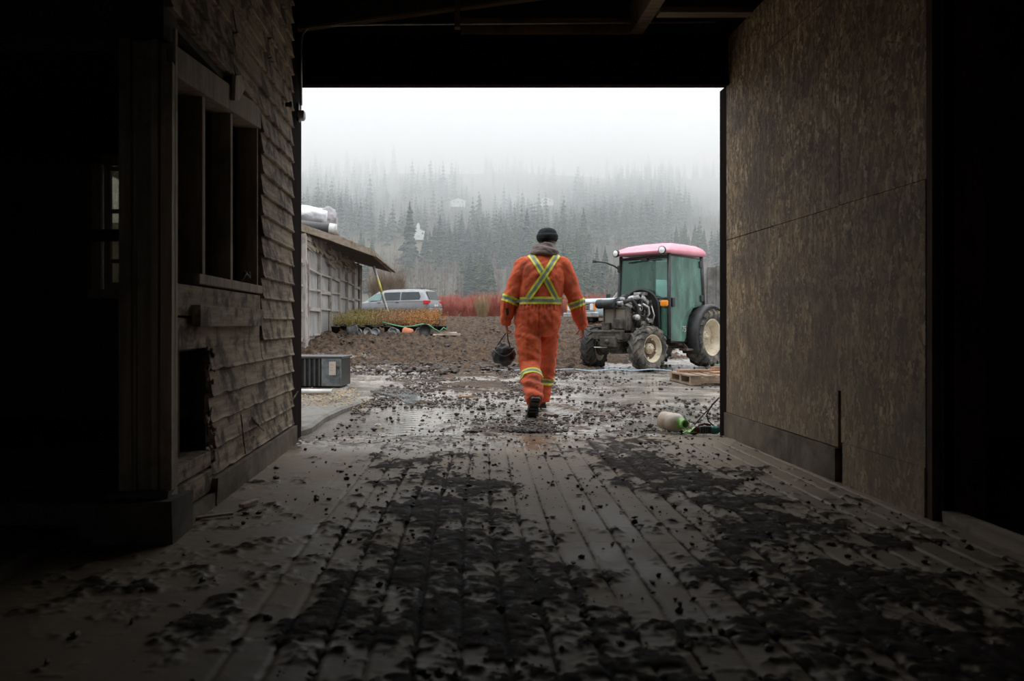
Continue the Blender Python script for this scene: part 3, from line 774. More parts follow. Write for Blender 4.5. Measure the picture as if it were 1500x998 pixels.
# ---------------------------------------------------------------- buildings on the hill
M_housew = pmat('white_house_paint', (.75,.77,.78,1), (.85,.87,.88,1), s=1, rough=.7, bump=0)
M_roofg = pmat('grey_roof', (.35,.36,.38,1), (.5,.51,.53,1), s=1, rough=.8, bump=0)
def house(x, y, w, d, h, label, tower=False, rz=.2, sc=1, lift=.3):
    r = empty('farmhouse' if tower else 'hill_house', (x, y, float(hz(x, y))+lift), rz, label, 'house')
    b = MB().box((-w/2, -d/2, -2), (w/2, d/2, h)); b.prism([(-w/2, h), (w/2, h), (0, h+w*.0+1.4)], 1, -d/2, d/2); b.build('wall', M_housew, r)
    b = MB().prism([(-w/2-.3, h-.1), (0, h+1.45), (w/2+.3, h-.1), (w/2+.3, h+.1), (0, h+1.7), (-w/2-.3, h+.1)], 1, -d/2-.3, d/2+.3)
    b.build('roof', M_roofg if tower else M_white, r)
    for k in (-1, 0, 1):
        MB().box((k*w*.28-.35, -d/2-.05, h*.4), (k*w*.28+.35, -d/2+.05, h*.75)).build('window', M_carglass, r)
    if tower:
        b = MB().box((-.9, -d/2-.6, 0), (.6, -d/2+1, h+2.6)); b.prism([(-1.0, h+2.6), (.7, h+2.6), (-.15, h+4.6)], 1, -d/2-.7, d/2*.3); b.build('tower', M_housew, r)
house(-17.2, 396, 7.5, 5, 2.4, 'small white house with a pointed tower in a hillside clearing', True, lift=2.2)
house(4.5, 468, 9, 5, 1.6, 'long pale roofed house half lost in cloud, left of the man', rz=.1, lift=6)
house(60.5, 475, 9, 5, 1.6, 'faint pale roofed house high in the cloud, above the man', rz=-.15, lift=6)

# ---------------------------------------------------------------- red berry bushes
M_redtwig = pmat('red_twigs', (.42,.14,.11,1), (.62,.28,.22,1), s=2, rough=.85, bump=0)
M_browntwig = pmat('brown_stems', (.20,.12,.09,1), (.32,.2,.15,1), s=3, rough=.9, bump=0)
def twigs(n, h, spread, r0, seed, lean=.35, n2=3):
    r = random.Random(seed); V = []; F = []
    def st(A, B, w):
        o = len(V); d = (B-A); u = d.cross(Vector((r.uniform(-1,1), r.uniform(-1,1), .2))).normalized()*w
        V.extend([tuple(A-u), tuple(A+u), tuple(B+u*.4), tuple(B-u*.4)]); F.append((o, o+1, o+2, o+3))
        u2 = d.cross(u).normalized()*w; o = len(V)
        V.extend([tuple(A-u2), tuple(A+u2), tuple(B+u2*.4), tuple(B-u2*.4)]); F.append((o, o+1, o+2, o+3))
    for i in range(n):
        a = r.uniform(0, 6.283); q = spread*math.sqrt(r.random())
        A = Vector((math.cos(a)*q*.3, math.sin(a)*q*.3, 0)); hh = h*r.uniform(.5, .8)
        B = Vector((math.cos(a)*q, math.sin(a)*q, hh)); st(A, B, r0)
        for k in range(n2):
            s = A.lerp(B, r.uniform(.45, 1)); L = h*r.uniform(.2, .42); b = r.uniform(0, 6.28)
            st(s, s+Vector((math.cos(b)*L*lean, math.sin(b)*L*lean, L)), r0*.7)
    return np.array(V), np.array(F)
def bushes():
    LAB = 'red-twigged leafless berry bush in the field beyond the yard'; GR = 'red berry bushes in rows across the field'
    ps = []
    for s in range(4):
        r = empty('berry_bush', (0, 0, -60), 0, LAB, 'bush', GR)
        v, f = twigs(60, 1.7, .85, .012, s, .45, 5); np_obj('red_stems', v, f, M_redtwig, r); ps.append(r)
    n = 0
    for row, (y, x0, x1) in enumerate(((56, -1.2, 24), (60, -2.2, 26), (65, -3.4, 28), (71, -4, 30), (78, -4.6, 33), (88, -5, 36))):
        x = x0
        while x < x1 and n < 290:
            px = x + R.uniform(-.3, .3); py = y + R.uniform(-.5, .5)
            s = R.uniform(.85, 1.25); loc = (px, py, gz1(px, py)-.1)
            if n < 4: o = ps[n]; o.location = loc; o.scale = (s,)*3
            else: dup(ps[n % 4], loc, R.uniform(0, 6.28), s)
            n += 1; x += .75 + .12*row
bushes()
# tawny hummock tree and posts in the field
r = empty('willow_bush', (-4.9, 58, gz1(-4.9, 58)), 0, 'rounded tawny bare bush behind the silver van beside the shed', 'bush')
v, f = twigs(200, 3.9, 1.7, .016, 77, .4, 6); np_obj('tawny_stems', v, f, pmat('tawny_twigs', (.24,.185,.135,1), (.33,.26,.20,1), s=1, rough=.9, bump=0), r)
tag(MB().cyl((1.85, 42, gz1(1.85, 42)-.2), (1.85, 42, gz1(1.85, 42)+1.5), .035).cyl((1.60, 42, gz1(1.85, 42)-.2), (1.62, 42, gz1(1.85, 42)+1.3), .03).beam((1.4, 42, gz1(1.6, 42)+.8), (2.3, 42, gz1(1.6, 42)+.85), .02, .03).build('fence_post', M_twig), 'pair of thin posts with a rail at the field edge left of the man', 'post')
v, f = twigs(90, 1.5, .5, .008, 5, .3, 3)
o = np_obj('dry_grass_tuft', v, f, pmat('dry_grass', (.30,.23,.13,1), (.45,.36,.22,1), s=3, rough=.9, bump=0)); o.location = (1.75, 41.5, gz1(1.75, 41.5)-.1)
tag(o, 'tuft of tall dry grass round the thin posts at the field edge', 'grass')
# ---------------------------------------------------------------- shed with plastic-covered wall
M_plastic = pmat('dirty_plastic_sheet', (.30,.295,.29,1), (.44,.435,.43,1), s=2.5, stretch=(3,3,.6), rough=.45, bump=.5, bdist=.03, dirt=(.62,.62,.62,1), ds=1.5, damt=(.5,.75))
M_batten = pmat('weathered_batten', (.36,.32,.28,1), (.55,.51,.46,1), s=3, stretch=(8,8,.8), rough=.85, dirt=(.16,.12,.10,1), ds=3, damt=(.5,.7))
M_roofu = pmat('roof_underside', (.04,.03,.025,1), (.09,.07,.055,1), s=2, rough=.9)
M_fascia = pmat('mossy_fascia_board', (.21,.165,.125,1), (.36,.29,.23,1), s=3, stretch=(1,1,6), rough=.85, dirt=(.14,.12,.05,1), ds=1.5, damt=(.5,.65))
def shed():
    r = empty('greenhouse_shed', (-3.5, 14, .2), 0, 'long shed with a wall of clear plastic panes and a sagging overhanging roof', 'shed')
    def L(x, y, z): return (x+3.5, y-14, z-.2)
    Y = [16.5, 18.25, 20.0, 21.75, 23.5, 25.25, 27.0, 28.75]
    b = MB(); n = len(Y)
    # crinkled plastic
    for i in range(n-1):
        b = MB(); N = 12; K = 16; vs = []
        for j in range(N+1):
            for k in range(K+1):
                y = Y[i] + (Y[i+1]-Y[i])*j/N; z = .45 + 2.68*k/K
                vs.append(L(-3.5 - .03 + .03*pnoise(Vector((y*2.5, z*1.2, i*3))), y, z))
        fs = [(j*(K+1)+k, j*(K+1)+k+1, (j+1)*(K+1)+k+1, (j+1)*(K+1)+k) for j in range(N) for k in range(K)]
        b.add(vs, fs, 0, True).build('plastic_pane', M_plastic, r)
    for i, y in enumerate(Y): MB().box(L(-3.52, y-.035, .3), L(-3.44, y+.035, 3.15), jit=.008).build('upright_batten', M_batten, r)
    MB().box(L(-3.53, 28.79, .4), L(-3.40, 28.92, 3.12)).build('upright_batten', M_batten, r)
    for i in range(n-1):
        b = MB()
        for k, z in enumerate((2.30, 1.78, 1.26, .62)):
            zz = z + R.uniform(-.10, .05)
            b.beam(L(-3.475, Y[i]+.03, zz), L(-3.475, Y[i+1]-.03, zz+R.uniform(-.05, .05)), .03, .05 + (.05 if (i+k) % 3 == 0 else 0))
        b.build('cross_rail', M_batten, r)
    # upper boards, broken and ragged under the eave
    for i in range(36):
        y = R.uniform(17.6, 28); z = R.uniform(2.62, 3.0)
        MB().beam(L(-3.46, y, z), L(-3.43+R.uniform(0, .06), y+R.uniform(.2, 1.0), z+R.uniform(-.22, .1)), .02, R.uniform(.03, .10)).build('loose_board', M_fascia, r)
    b = MB(); b.box(L(-3.60, 17.6, .1), L(-3.40, 17.85, 3.0), jit=.02); b.build('corner_post', M_batten, r)
    MB().box(L(-9, 17.5, -.2), L(-3.56, 28.8, .5)).box(L(-9, 28.7, .3), L(-3.5, 28.8, 3.2)).box(L(-9, 17.9, 0), L(-3.62, 17.95, 3.3)).build('back_wall', M_dark, r)
    # roof: skewed eave, rising to the left
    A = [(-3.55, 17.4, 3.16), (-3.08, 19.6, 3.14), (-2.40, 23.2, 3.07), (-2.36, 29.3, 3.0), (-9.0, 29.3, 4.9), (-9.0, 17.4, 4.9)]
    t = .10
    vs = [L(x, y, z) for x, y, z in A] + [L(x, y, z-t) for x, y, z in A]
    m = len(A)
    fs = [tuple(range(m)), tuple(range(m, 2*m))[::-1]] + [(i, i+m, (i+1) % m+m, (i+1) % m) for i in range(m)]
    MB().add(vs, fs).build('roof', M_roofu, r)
    b = MB()
    for (p, q, off) in ((A[0], A[1], 0), (A[1], A[2], .02), (A[2], A[3], -.01)):
        p = Vector(p)+Vector((.03, 0, -.02)); q = Vector(q)+Vector((.03, 0, -.02+off))
        b.beam(L(*p), L(*q), .05, .17 if off != .02 else .19)
    b.beam(L(-2.36, 23.3, 3.0), L(-2.20, 29.4, 2.92), .12, .05)
    b.build('fascia', M_fascia, r)
    b = MB()
    for (p, q) in (((-3.25, 20.0, 3.24), (-2.9, 20.3, 3.20)), ((-3.4, 20.6, 3.30), (-2.75, 21.0, 3.18)), ((-3.3, 20.1, 3.30), (-3.0, 20.0, 3.28))):
        b.beam(L(*p), L(*q), .12, .035)
    b.build('scrap_board', M_rust, r)
    return r
shed()
# tarp bundle, netting and pipe lying on the shed roof
def blob(name, mat, c, rad, seed, lump, parent=None, cuts=4, flat=None):
    bm = bmesh.new(); bmesh.ops.create_icosphere(bm, subdivisions=cuts, radius=1)
    for v in bm.verts:
        d = v.co.normalized(); k = 1 + lump*pnoise(d*1.8+Vector((seed, 0, 0))) + lump*.5*pnoise(d*4.5+Vector((0, seed, 0))) - lump*.4*abs(pnoise(d*8+Vector((0, 0, seed))))
        v.co = Vector((c[0]+d.x*rad[0]*k, c[1]+d.y*rad[1]*k, c[2]+d.z*rad[2]*k))
        if flat is not None: v.co.z = max(v.co.z, flat)
    me = bpy.data.meshes.new(name); bm.to_mesh(me); bm.free(); me.materials.append(mat)
    for p in me.polygons: p.use_smooth = True
    return link(bpy.data.objects.new(name, me), parent)
r = empty('tarp_bundle', (-4.1, 20.6, 3.45), 0, 'white plastic tarp bundle heaped on the shed roof', 'tarp')
b = MB(); rings = []
for i in range(30):
    u = i/29*8; x = -2.4 + 3.15*u/8; top = .74 - .16*u/8 + .05*math.sin(u*2.1); bot = .08
    rings.append([(x + .10*pnoise(Vector((u*1.3, j*.3, 2))), math.cos(2*PI*j/40)*(.55+.12*pnoise(Vector((u*1.6, j*.25, 7)))), (top+bot)/2 + (top-bot)/2*math.sin(2*PI*j/40)*(1+.30*pnoise(Vector((u*.9, j*.35, 0)))+.12*pnoise(Vector((u*3.1+j*.4, j*.7, 3))))) for j in range(40)])
b.loft(rings, 0, True, True).build('white_sheet', M_tarp, r)
blob('grey_netting', M_tarpg, (.72, 0, .16), (.30, .4, .46), 3, .35, r)
r = empty('roof_pipe', (-3.6, 19.6, 3.42), 0, 'dark grey drainage pipe with a white end lying on the shed roof', 'pipe')
MB().cyl((-1.6, .1, .20), (.42, .1, -.03), .135, n=24).build('pipe', M_carlow, r)
MB().cyl((.42, .1, -.03), (.60, .1, -.05), .142, n=24).build('pipe_collar', M_white, r)
# white and yellow pole leaning on the eave
r = empty('leaning_pole', (-1.95, 25.4, gz1(-1.95, 25.4)), 0, 'white and yellow pole leaning against the shed eave', 'pole')
top = Vector((-2.60+1.95, .0, 2.83-gz1(-1.95, 25.4))); bot = Vector((0, 0, -.05))
MB().cyl(bot, top, .045, n=12).build('pole', M_white, r)
q = pmat('yellow_band', (.65,.58,.12,1), (.78,.70,.2,1), s=5, rough=.5, bump=0)
MB().cyl(bot.lerp(top, .58), bot.lerp(top, .80), .048, n=12).build('yellow_band', q, r)

# ---------------------------------------------------------------- silver van
def wheel(name, c, rad, w, parent, rimr=.62, rub=None, rimm=None, axis=(0, 1, 0)):
    a = Vector(axis); b = MB()
    b.lathe([(rad*.62, -w*.5), (rad*.85, -w*.52), (rad*.97, -w*.42), (rad, -w*.3), (rad, w*.3), (rad*.97, w*.42), (rad*.85, w*.52), (rad*.62, w*.5), (rad*.60, w*.2), (rad*.60, -w*.2)], c, a, 28, closed=True)
    t = b.build(name, rub or M_rubberd, parent)
    b = MB(); b.lathe([(rad*.64, w*.42), (rad*.60, w*.45), (rad*.55, w*.28), (rad*.2, w*.34), (.001, w*.36)], c, a, 24)
    b.lathe([(rad*.64, -w*.42), (rad*.60, -w*.45), (rad*.55, -w*.28), (rad*.2, -w*.34), (.001, -w*.36)], c, a, 24)
    b.build('rim', rimm or M_steel, t)
    return t
def car_body(stations, parent, name='body', mats=None):
    """stations: (x, half width sill, half width belt, belt z, half width roof, roof z, bottom z)"""
    b = MB(); rings = []
    for (x, ws, wb, zb, wr, zr, z0) in stations:
        zr = max(zr, zb+.01)
        half = [(ws*.9, z0), (ws, z0+.08), (wb*1.0+.01, (z0+zb)*.5), (wb, zb-.05), (wb-.015, zb), ((wb*.35+wr*.65), zb+(zr-zb)*.62), (wr, zr-.05*min(1, (zr-zb)/.2)), (wr*.8, zr-.01), (wr*.4, zr), (0, zr+.008)]
        ring = [(x, y, z) for y, z in half] + [(x, -y, z) for y, z in half[-2::-1]]
        rings.append(ring)
    b.loft(rings, 0, True, True)
    return b.build(name, mats or M_silver, parent)
def van():
    x0, y0 = -.95, 44.0
    a = math.radians(180-23)          # heads left and a little away
    r = empty('minivan', (x0, y0, gz1(x0, y0)+.02), a, 'silver minivan parked behind the potted plants beside the shed', 'car')
    st = [(-.10, .80, .86, .78, .80, .80, .38), (0, .88, .93, 1.02, .80, 1.10, .30), (.10, .93, .96, 1.05, .80, 1.30, .28), (.30, .95, .97, 1.05, .78, 1.66, .26), (.55, .95, .98, 1.05, .76, 1.73, .25), (1.4, .96, .98, 1.04, .76, 1.76, .25), (2.6, .96, .98, 1.02, .76, 1.74, .25),
          (3.3, .96, .98, 1.0, .74, 1.64, .25), (3.75, .96, .97, .99, .72, 1.40, .25), (4.2, .95, .96, .97, .80, 1.04, .25), (4.7, .90, .93, .88, .82, .90, .26), (5.0, .80, .85, .70, .75, .74, .30), (5.06, .7, .75, .55, .7, .58, .35)]
    car_body(st, r)
    b = MB()   # darker lower flank
    for s in (1, -1): b.box((.9, s*.955-.015*(s<0)+0, .24), (4.0, s*.955+.03*s, .52)) if s > 0 else b.box((.9, -.985, .24), (4.0, -.955, .52))
    b.box((-.12, -.86, .34), (0, .86, .52)); b.build('lower_trim', M_carlow, r)
    # heading rotated, so the side seen by the camera is +y
    def win(name, pts, m):
        for s in (1, -1):
            P_ = [(x, s*(y+.012), z) for x, y, z in pts]; Q = [(x, s*(y-.01), z) for x, y, z in pts]
            k = len(pts); MB().add(P_+Q, [tuple(range(k)), tuple(range(k, 2*k))[::-1]]+[(i, i+k, (i+1) % k+k, (i+1) % k) for i in range(k)]).build(name, m, r)
    def yy(z): return .98 - .20*max(0, (z-1.04))/.62*1.0
    win('rear_quarter_window', [(.52, yy(1.12), 1.12), (1.72, yy(1.10), 1.10), (1.72, yy(1.56), 1.56), (.62, yy(1.56), 1.56), (.47, yy(1.3), 1.3)], M_carglass)
    win('sliding_door_window', [(1.80, yy(1.10), 1.10), (2.95, yy(1.08), 1.08), (2.85, yy(1.55), 1.55), (1.80, yy(1.56), 1.56)], M_carglass)
    win('front_door_window', [(3.05, yy(1.08), 1.08), (3.98, yy(1.06), 1.06), (3.45, yy(1.46), 1.46), (2.98, yy(1.54), 1.54)], M_carglassg)
    MB().add([(.02, -.70, 1.12), (.02, .70, 1.12), (.235, .64, 1.58), (.235, -.64, 1.58), (-.01, -.70, 1.12), (-.01, .70, 1.12), (.20, .64, 1.60), (.20, -.64, 1.60)], [(0,1,2,3),(4,5,6,7),(0,1,5,4),(1,2,6,5),(2,3,7,6),(3,0,4,7)]).build('rear_window', M_carglass, r)
    for s in (1, -1): MB().bbox((-.06, s*.83-.16, .84), (.28 if s > 0 else .1, s*.83+.165, 1.06), .03).build('tail_lamp', M_redlens, r)
    MB().box((-.115, -.26, .72), (-.09, .26, .86)).build('number_plate', M_white, r)
    MB().bbox((-.16, -.9, .36), (.04, .9, .62), .05).build('bumper', M_silver, r)
    for s in (1, -1):
        MB().box((.10, s*.60-.02, 1.775), (2.9, s*.60+.02, 1.80)).box((.5, s*.6-.02, 1.74), (.56, s*.6+.02, 1.79)).box((2.6, s*.6-.02, 1.72), (2.66, s*.6+.02, 1.79)).build('roof_rail', M_carlow, r)
        MB().tube([(x, s*.985, 1.0) for x in (.3, 1.0, 2.9)], .012, 6).build('door_track', M_carlow, r)
        for x in (1.95, 3.15): MB().bbox((x-.1, s*.985-.015, .93), (x+.1, s*.985+.02, .97), .008).build('door_handle', M_carlow, r)
        for x in (1.0, 4.1): wheel('wheel', (x, s*.86, .33), .33, .2, r)
van()

# ---------------------------------------------------------------- old pickup behind the tractor
def pickup():
    a = math.radians(201)
    cx, cy = 4.62, 26.6
    r = empty('pickup_truck', (cx, cy, gz1(4.6, 26)-.12), a, 'pale blue old pickup truck parked behind the tractor', 'truck')
    # x forward; front at x = 0
    rings = []
    st = [(-5.3, 1.0, .98, 1.0, .95, 1.02, .45), (-3.25, 1.0, .98, 1.02, .95, 1.06, .42), (-3.2, 1.0, .98, 1.04, .78, 1.78, .42), (-2.4, 1.0, .98, 1.06, .78, 1.82, .42), (-1.85, 1.0, .98, 1.08, .85, 1.14, .42), (-.25, 1.0, .97, 1.02, .90, 1.08, .42), (-.03, .97, .95, .98, .88, 1.02, .45), (0, .95, .93, .94, .87, .96, .48)]
    car_body(st, r, mats=M_truck)
    MB().box((-5.2, -.85, 1.025), (-3.3, .85, 1.05)).build('cargo_bed', M_black, r)
    b = MB(); b.box((-.01, -.62, .66), (.03, .62, .92), 0)
    b.build('grille_backing', M_black, r)
    b = MB()
    for k in range(4): b.box((.02, -.62, .66+.075*k), (.05, .62, .68+.075*k))
    for k in range(9): b.box((.02, -.62+k*.152, .66), (.045, -.605+k*.152, .92))
    b.box((.0, -.92, .92), (.05, .92, .945)); b.box((0, -.92, .63), (.05, .92, .655)); b.build('grille', M_chrome, r)
    for s in (1, -1):
        MB().bbox((-.02, s*.76-.11, .67), (.045, s*.76+.09, .90), .02).build('headlamp', M_lamp, r)
        MB().bbox((-.10, s*.91-.04, .67), (.03, s*.91+.045, .90), .015).build('indicator_lamp', M_orange, r)
        for x in (-.85, -4.1): wheel('wheel', (x, s*.88, .36), .38, .24, r)
        MB().bbox((-1.9, s*1.12-.08, 1.1), (-1.8, s*1.12+.08, 1.32), .02).beam((-1.85, s*1.1, 1.15), (-1.95, s*.95, 1.08), .03, .03).build('wing_mirror', M_black, r)
    MB().bbox((-.1, -1.0, .42), (.16, 1.0, .60), .03).build('bumper', M_chrome, r)
    MB().add([(-1.92, -.78, 1.16), (-1.92, .78, 1.16), (-2.38, .68, 1.74), (-2.38, -.68, 1.74), (-1.86, -.80, 1.16), (-1.86, .80, 1.16), (-2.32, .70, 1.76), (-2.32, -.70, 1.76)], [(0,1,2,3),(4,5,6,7),(0,1,5,4),(1,2,6,5),(2,3,7,6),(3,0,4,7)]).build('windscreen', M_carglass, r)
pickup()

# ---------------------------------------------------------------- grey board fence and implement at the right
M_fence = pmat('grey_fence_board', (.13,.125,.12,1), (.24,.235,.225,1), s=2, stretch=(5,5,.6), rough=.85, dirt=(.08,.07,.06,1), ds=2)
b = MB()
for i in range(34):
    x = 6.68 + i*.22; b.box((x, 19.5, -.15), (x+.212, 19.54 + (i % 2)*.012, 2.36 + .02*math.sin(i*1.7) + .012*i), jit=.004)
b.box((6.68, 19.55, .4), (13.6, 19.6, .5)); b.box((6.68, 19.55, 1.9), (13.6, 19.6, 2.0))
b.cyl((6.66, 19.6, -.2), (6.66, 19.6, 2.4), .05)
tag(b.build('board_fence', M_fence), 'tall grey board fence standing behind the tractor at the doorway edge', 'fence')
r = empty('farm_implement', (6.4, 17.0, 0), .3, 'green farm implement with yellow and silver fittings behind the tractor', 'implement')
MB().box((-.25, -.3, .25), (.9, .3, .85)).box((-.22, -.1, .2), (-.10, .1, 1.3)).box((-.3, -.25, 0), (-.15, -.1, .9)).box((-.3, .15, 0), (-.15, .3, .9)).box((.6, -.25, 0), (.7, .25, .5)).build('frame', M_green, r)
MB().bbox((-.28, -.25, .95), (.2, .2, 1.25), .03).build('gearbox', pmat('yellow_paint', (.55,.36,.04,1), (.7,.48,.08,1), s=5, rough=.5), r)
MB().cyl((-.2, -.3, .7), (.1, -.3, 1.9), .025).cyl((-.22, -.2, 1.2), (-.05, -.2, 1.75), .04).build('hydraulic_ram', M_steel, r)
MB().tube([(-.2, -.3, 1.6), (-.32, -.32, 1.2), (-.25, -.3, .8), (-.1, -.3, .5)], .015, 8).build('hose', M_black, r)

# ---------------------------------------------------------------- slab, crate, pipe
def slab():
    pts = [(-7, 5.96), (-1.22, 5.96), (-1.16, 6.25), (-1.16, 6.9), (-1.10, 7.5), (-1.0, 8.0), (-.98, 8.35), (-1.1, 8.8), (-1.35, 9.5), (-1.42, 10.6), (-2.4, 12.2), (-7, 12.4)]
    vs = [(x, y, .075) for x, y in pts] + [(x-.0, y, -.08) for x, y in pts]
    vs = [(x-.02, y, .055) if abs(x) < 7 else (x, y, .055) for x, y, _ in vs[:len(pts)]] + [(x, y, -.08) for x, y in pts]
    n = len(pts); mid = [(x+.01, y, .035) for x, y in pts]
    V = vs[:n] + mid + vs[n:]
    F = [tuple(range(n))] + [(i, (i+1) % n, (i+1) % n+n, i+n) for i in range(n)] + [(i+n, (i+1) % n+n, (i+1) % n+2*n, i+2*n) for i in range(n)]
    tag(MB().add(V, F).build('ground_slab', M_slab), kind='structure')
slab()
def crate():
    r = empty('plastic_bin', (-1.68, 10.1, .055), -.12, 'black ribbed plastic bin with a paper label on its grey end', 'bin')
    MB().bbox((-.42, -.25, .015), (.28, .25, .40), .015).build('body', M_black, r)
    b = MB()
    for k in range(7): b.bbox((-.41+k*.065, -.268, .02), (-.385+k*.065, -.245, .38), .005)
    b.build('rib', M_carlow, r)
    MB().bbox((-.44, -.275, .385), (.30, .27, .415), .008).build('rim_lip', M_carlow, r)
    MB().bbox((.02, -.272, .02), (.285, -.24, .39), .012).build('end_panel', pmat('scuffed_grey_panel', (.10,.12,.125,1), (.22,.24,.245,1), s=9, rough=.6, dirt=(.03,.03,.03,1), ds=6, damt=(.5,.65)), r)
    MB().box((.125, -.276, .17), (.215, -.2715, .345)).build('paper_label', pmat('tan_paper', (.58,.50,.42,1), (.70,.62,.54,1), s=9, rough=.8, bump=0), r)
    b = MB()
    for k in range(3): b.box((.14, -.2775, .30-k*.035), (.14+.05-k*.01, -.2765, .303-k*.035))
    b.build('faded_print', M_rimd, r)
crate()
r = empty('white_pipe', (-1.75, 9.0, .055), 0, 'short white plastic pipe lying on the slab below the black bin', 'pipe')
b = MB(); b.lathe([(.026, 0), (.033, 0), (.033, .55), (.026, .55), (.026, 0)], (-.2, -.1, .035), (1, -.05, 0), 16); b.build('pipe', M_white, r)

# ---------------------------------------------------------------- potted plants
M_leafo = pmat('orange_brown_leaves', (.34,.16,.05,1), (.52,.27,.10,1), s=6, rough=.8, bump=0)
M_leafg = pmat('yellow_green_leaves', (.26,.21,.07,1), (.42,.34,.13,1), s=6, rough=.8, bump=0)
M_leafr = pmat('russet_leaves', (.27,.15,.07,1), (.43,.25,.13,1), s=6, rough=.8, bump=0)
def pot_mesh(b, s=1, M=None):
    prof = [(.001, .0), (.10*s, 0), (.125*s, .2*s), (.135*s, .2*s), (.135*s, .225*s), (.122*s, .225*s), (.11*s, .17*s), (.001, .17*s)]
    n = 16
    rings = [[Vector((r_*math.cos(2*PI*k/n), r_*math.sin(2*PI*k/n), h_)) for k in range(n)] for r_, h_ in prof]
    if M is not None: rings = [[M @ v for v in q] for q in rings]
    b.loft(rings, 0, False, True)
    return b
def leafy(seed, h=.45):
    r = random.Random(seed); V = []; F = []
    for i in range(26):
        a = r.uniform(0, 6.28); q = .22*math.sqrt(r.random()); A = Vector((q*.25*math.cos(a), q*.25*math.sin(a), .17)); B = Vector((q*math.cos(a), q*math.sin(a), .17+h*r.uniform(.5, 1.0)))
        u = (B-A).cross(Vector((r.uniform(-1,1), r.uniform(-1,1), 0))).normalized()*.0035; o = len(V)
        V += [tuple(A-u), tuple(A+u), tuple(B+u), tuple(B-u)]; F.append((o, o+1, o+2, o+3))
        for k in range(9):
            c = A.lerp(B, r.uniform(.25, 1.02)); b = r.uniform(0, 6.28); d = Vector((math.cos(b), math.sin(b), r.uniform(-.2, .9))).normalized()*r.uniform(.022, .042)
            w = d.cross(Vector((r.uniform(-1,1), r.uniform(-1,1), 1))).normalized()*.010; o = len(V)
            V += [tuple(c), tuple(c+d*.5+w), tuple(c+d), tuple(c+d*.5-w)]; F.append((o, o+1, o+2, o+3))
    return np.array(V), np.array(F)
def plants():
    ps = []; G_ = 'potted shrubs set out in a block'; 
    kinds = [(M_leafg, 'yellow-green potted shrub in a black pot toward the shed end of the block'), (M_leafo, 'orange-brown potted shrub in a black pot toward the van end of the block'), (M_leafr, 'russet potted shrub in a black pot in the middle of the block')]
    for k in range(3):
        for s in range(2):
            r = empty('potted_shrub', (0, 0, -70), 0, kinds[k][1], 'plant', ['yellow-green potted shrubs', 'orange-brown potted shrubs', 'russet potted shrubs'][k])
            pot_mesh(MB()).build('pot', M_black, r)
            v, f = leafy(k*7+s); np_obj('foliage', v, f, kinds[k][0], r); ps.append([r, 0])
    rows = 14
    for j in range(rows):
        y = 21.0 + j*.44
        x = -3.22 + (.12 if j % 2 else 0) 
        while x < -.018*y + .13 :
            t = (x+3.2)/3.1 + R.uniform(-.18, .18)
            k = 0 if t < .30 else (2 if t < .58 else 1)
            e = ps[k*2 + R.randint(0, 1)]
            px = x+R.uniform(-.04, .04); py = y+R.uniform(-.06, .06); loc = (px, py, gz1(px, py)+.0)
            if e[1] == 0: e[0].location = loc
            else: dup(e[0], loc, R.uniform(0, 6.28), R.uniform(.9, 1.12))
            e[1] += 1; x += .37
plants()
def tipped(x, y, s, rz, m, label, name='plant_pot', cat='pot', g=None):
    r = empty(name, (x, y, gz1(x, y)+.13*s), rz, label, cat, g)
    M = Matrix.Rotation(PI/2*.96, 4, 'Y')
    pot_mesh(MB(), s, M).build('shell', m, r)
    return r
M_potg = pmat('grey_pot_plastic', (.14,.15,.16,1), (.26,.28,.30,1), s=6, rough=.5, dirt=(.08,.06,.05,1), ds=5)
M_potl = pmat('pale_grey_pot_plastic', (.34,.38,.41,1), (.48,.52,.56,1), s=6, rough=.5, dirt=(.2,.17,.15,1), ds=5)
g = 'small pale grey pots tipped over along the front of the potted shrubs'
for i, (px, s) in enumerate(((527, .8), (541, .8), (553, .8), (572, .85), (582, .8), (613, .8))):
    y = 20.55 + .05*(i % 2); x = (px-660)*y/1100
    tipped(x, y, s, PI*.5+R.uniform(-.6, .6) + PI, M_potl, 'small pale grey pot tipped on its side in front of the shrubs', g=g)
tipped((509-660)*20.4/1100, 20.4, 1.15, .4, M_potg, 'dark grey pot lying tipped left of the small pale pots')
tipped((623-660)*20.5/1100, 20.5, 1.2, PI*1.5, M_black, 'black pot with its open mouth to the viewer beside the orange pot')
tipped((603-660)*20.2/1100, 20.2, 1.0, 2.6, pmat('orange_pot_clay', (.62,.20,.10,1), (.75,.30,.17,1), s=6, rough=.7), 'orange pot lying on its side in front of the shrubs')
r = empty('plant_pot', ((462-660)*20.3/1100, 20.3, gz1(-3.6, 20.3)), 0, 'upright empty black pot nearest the shed corner', 'pot'); pot_mesh(MB(), 1.25).build('shell', M_black, r)
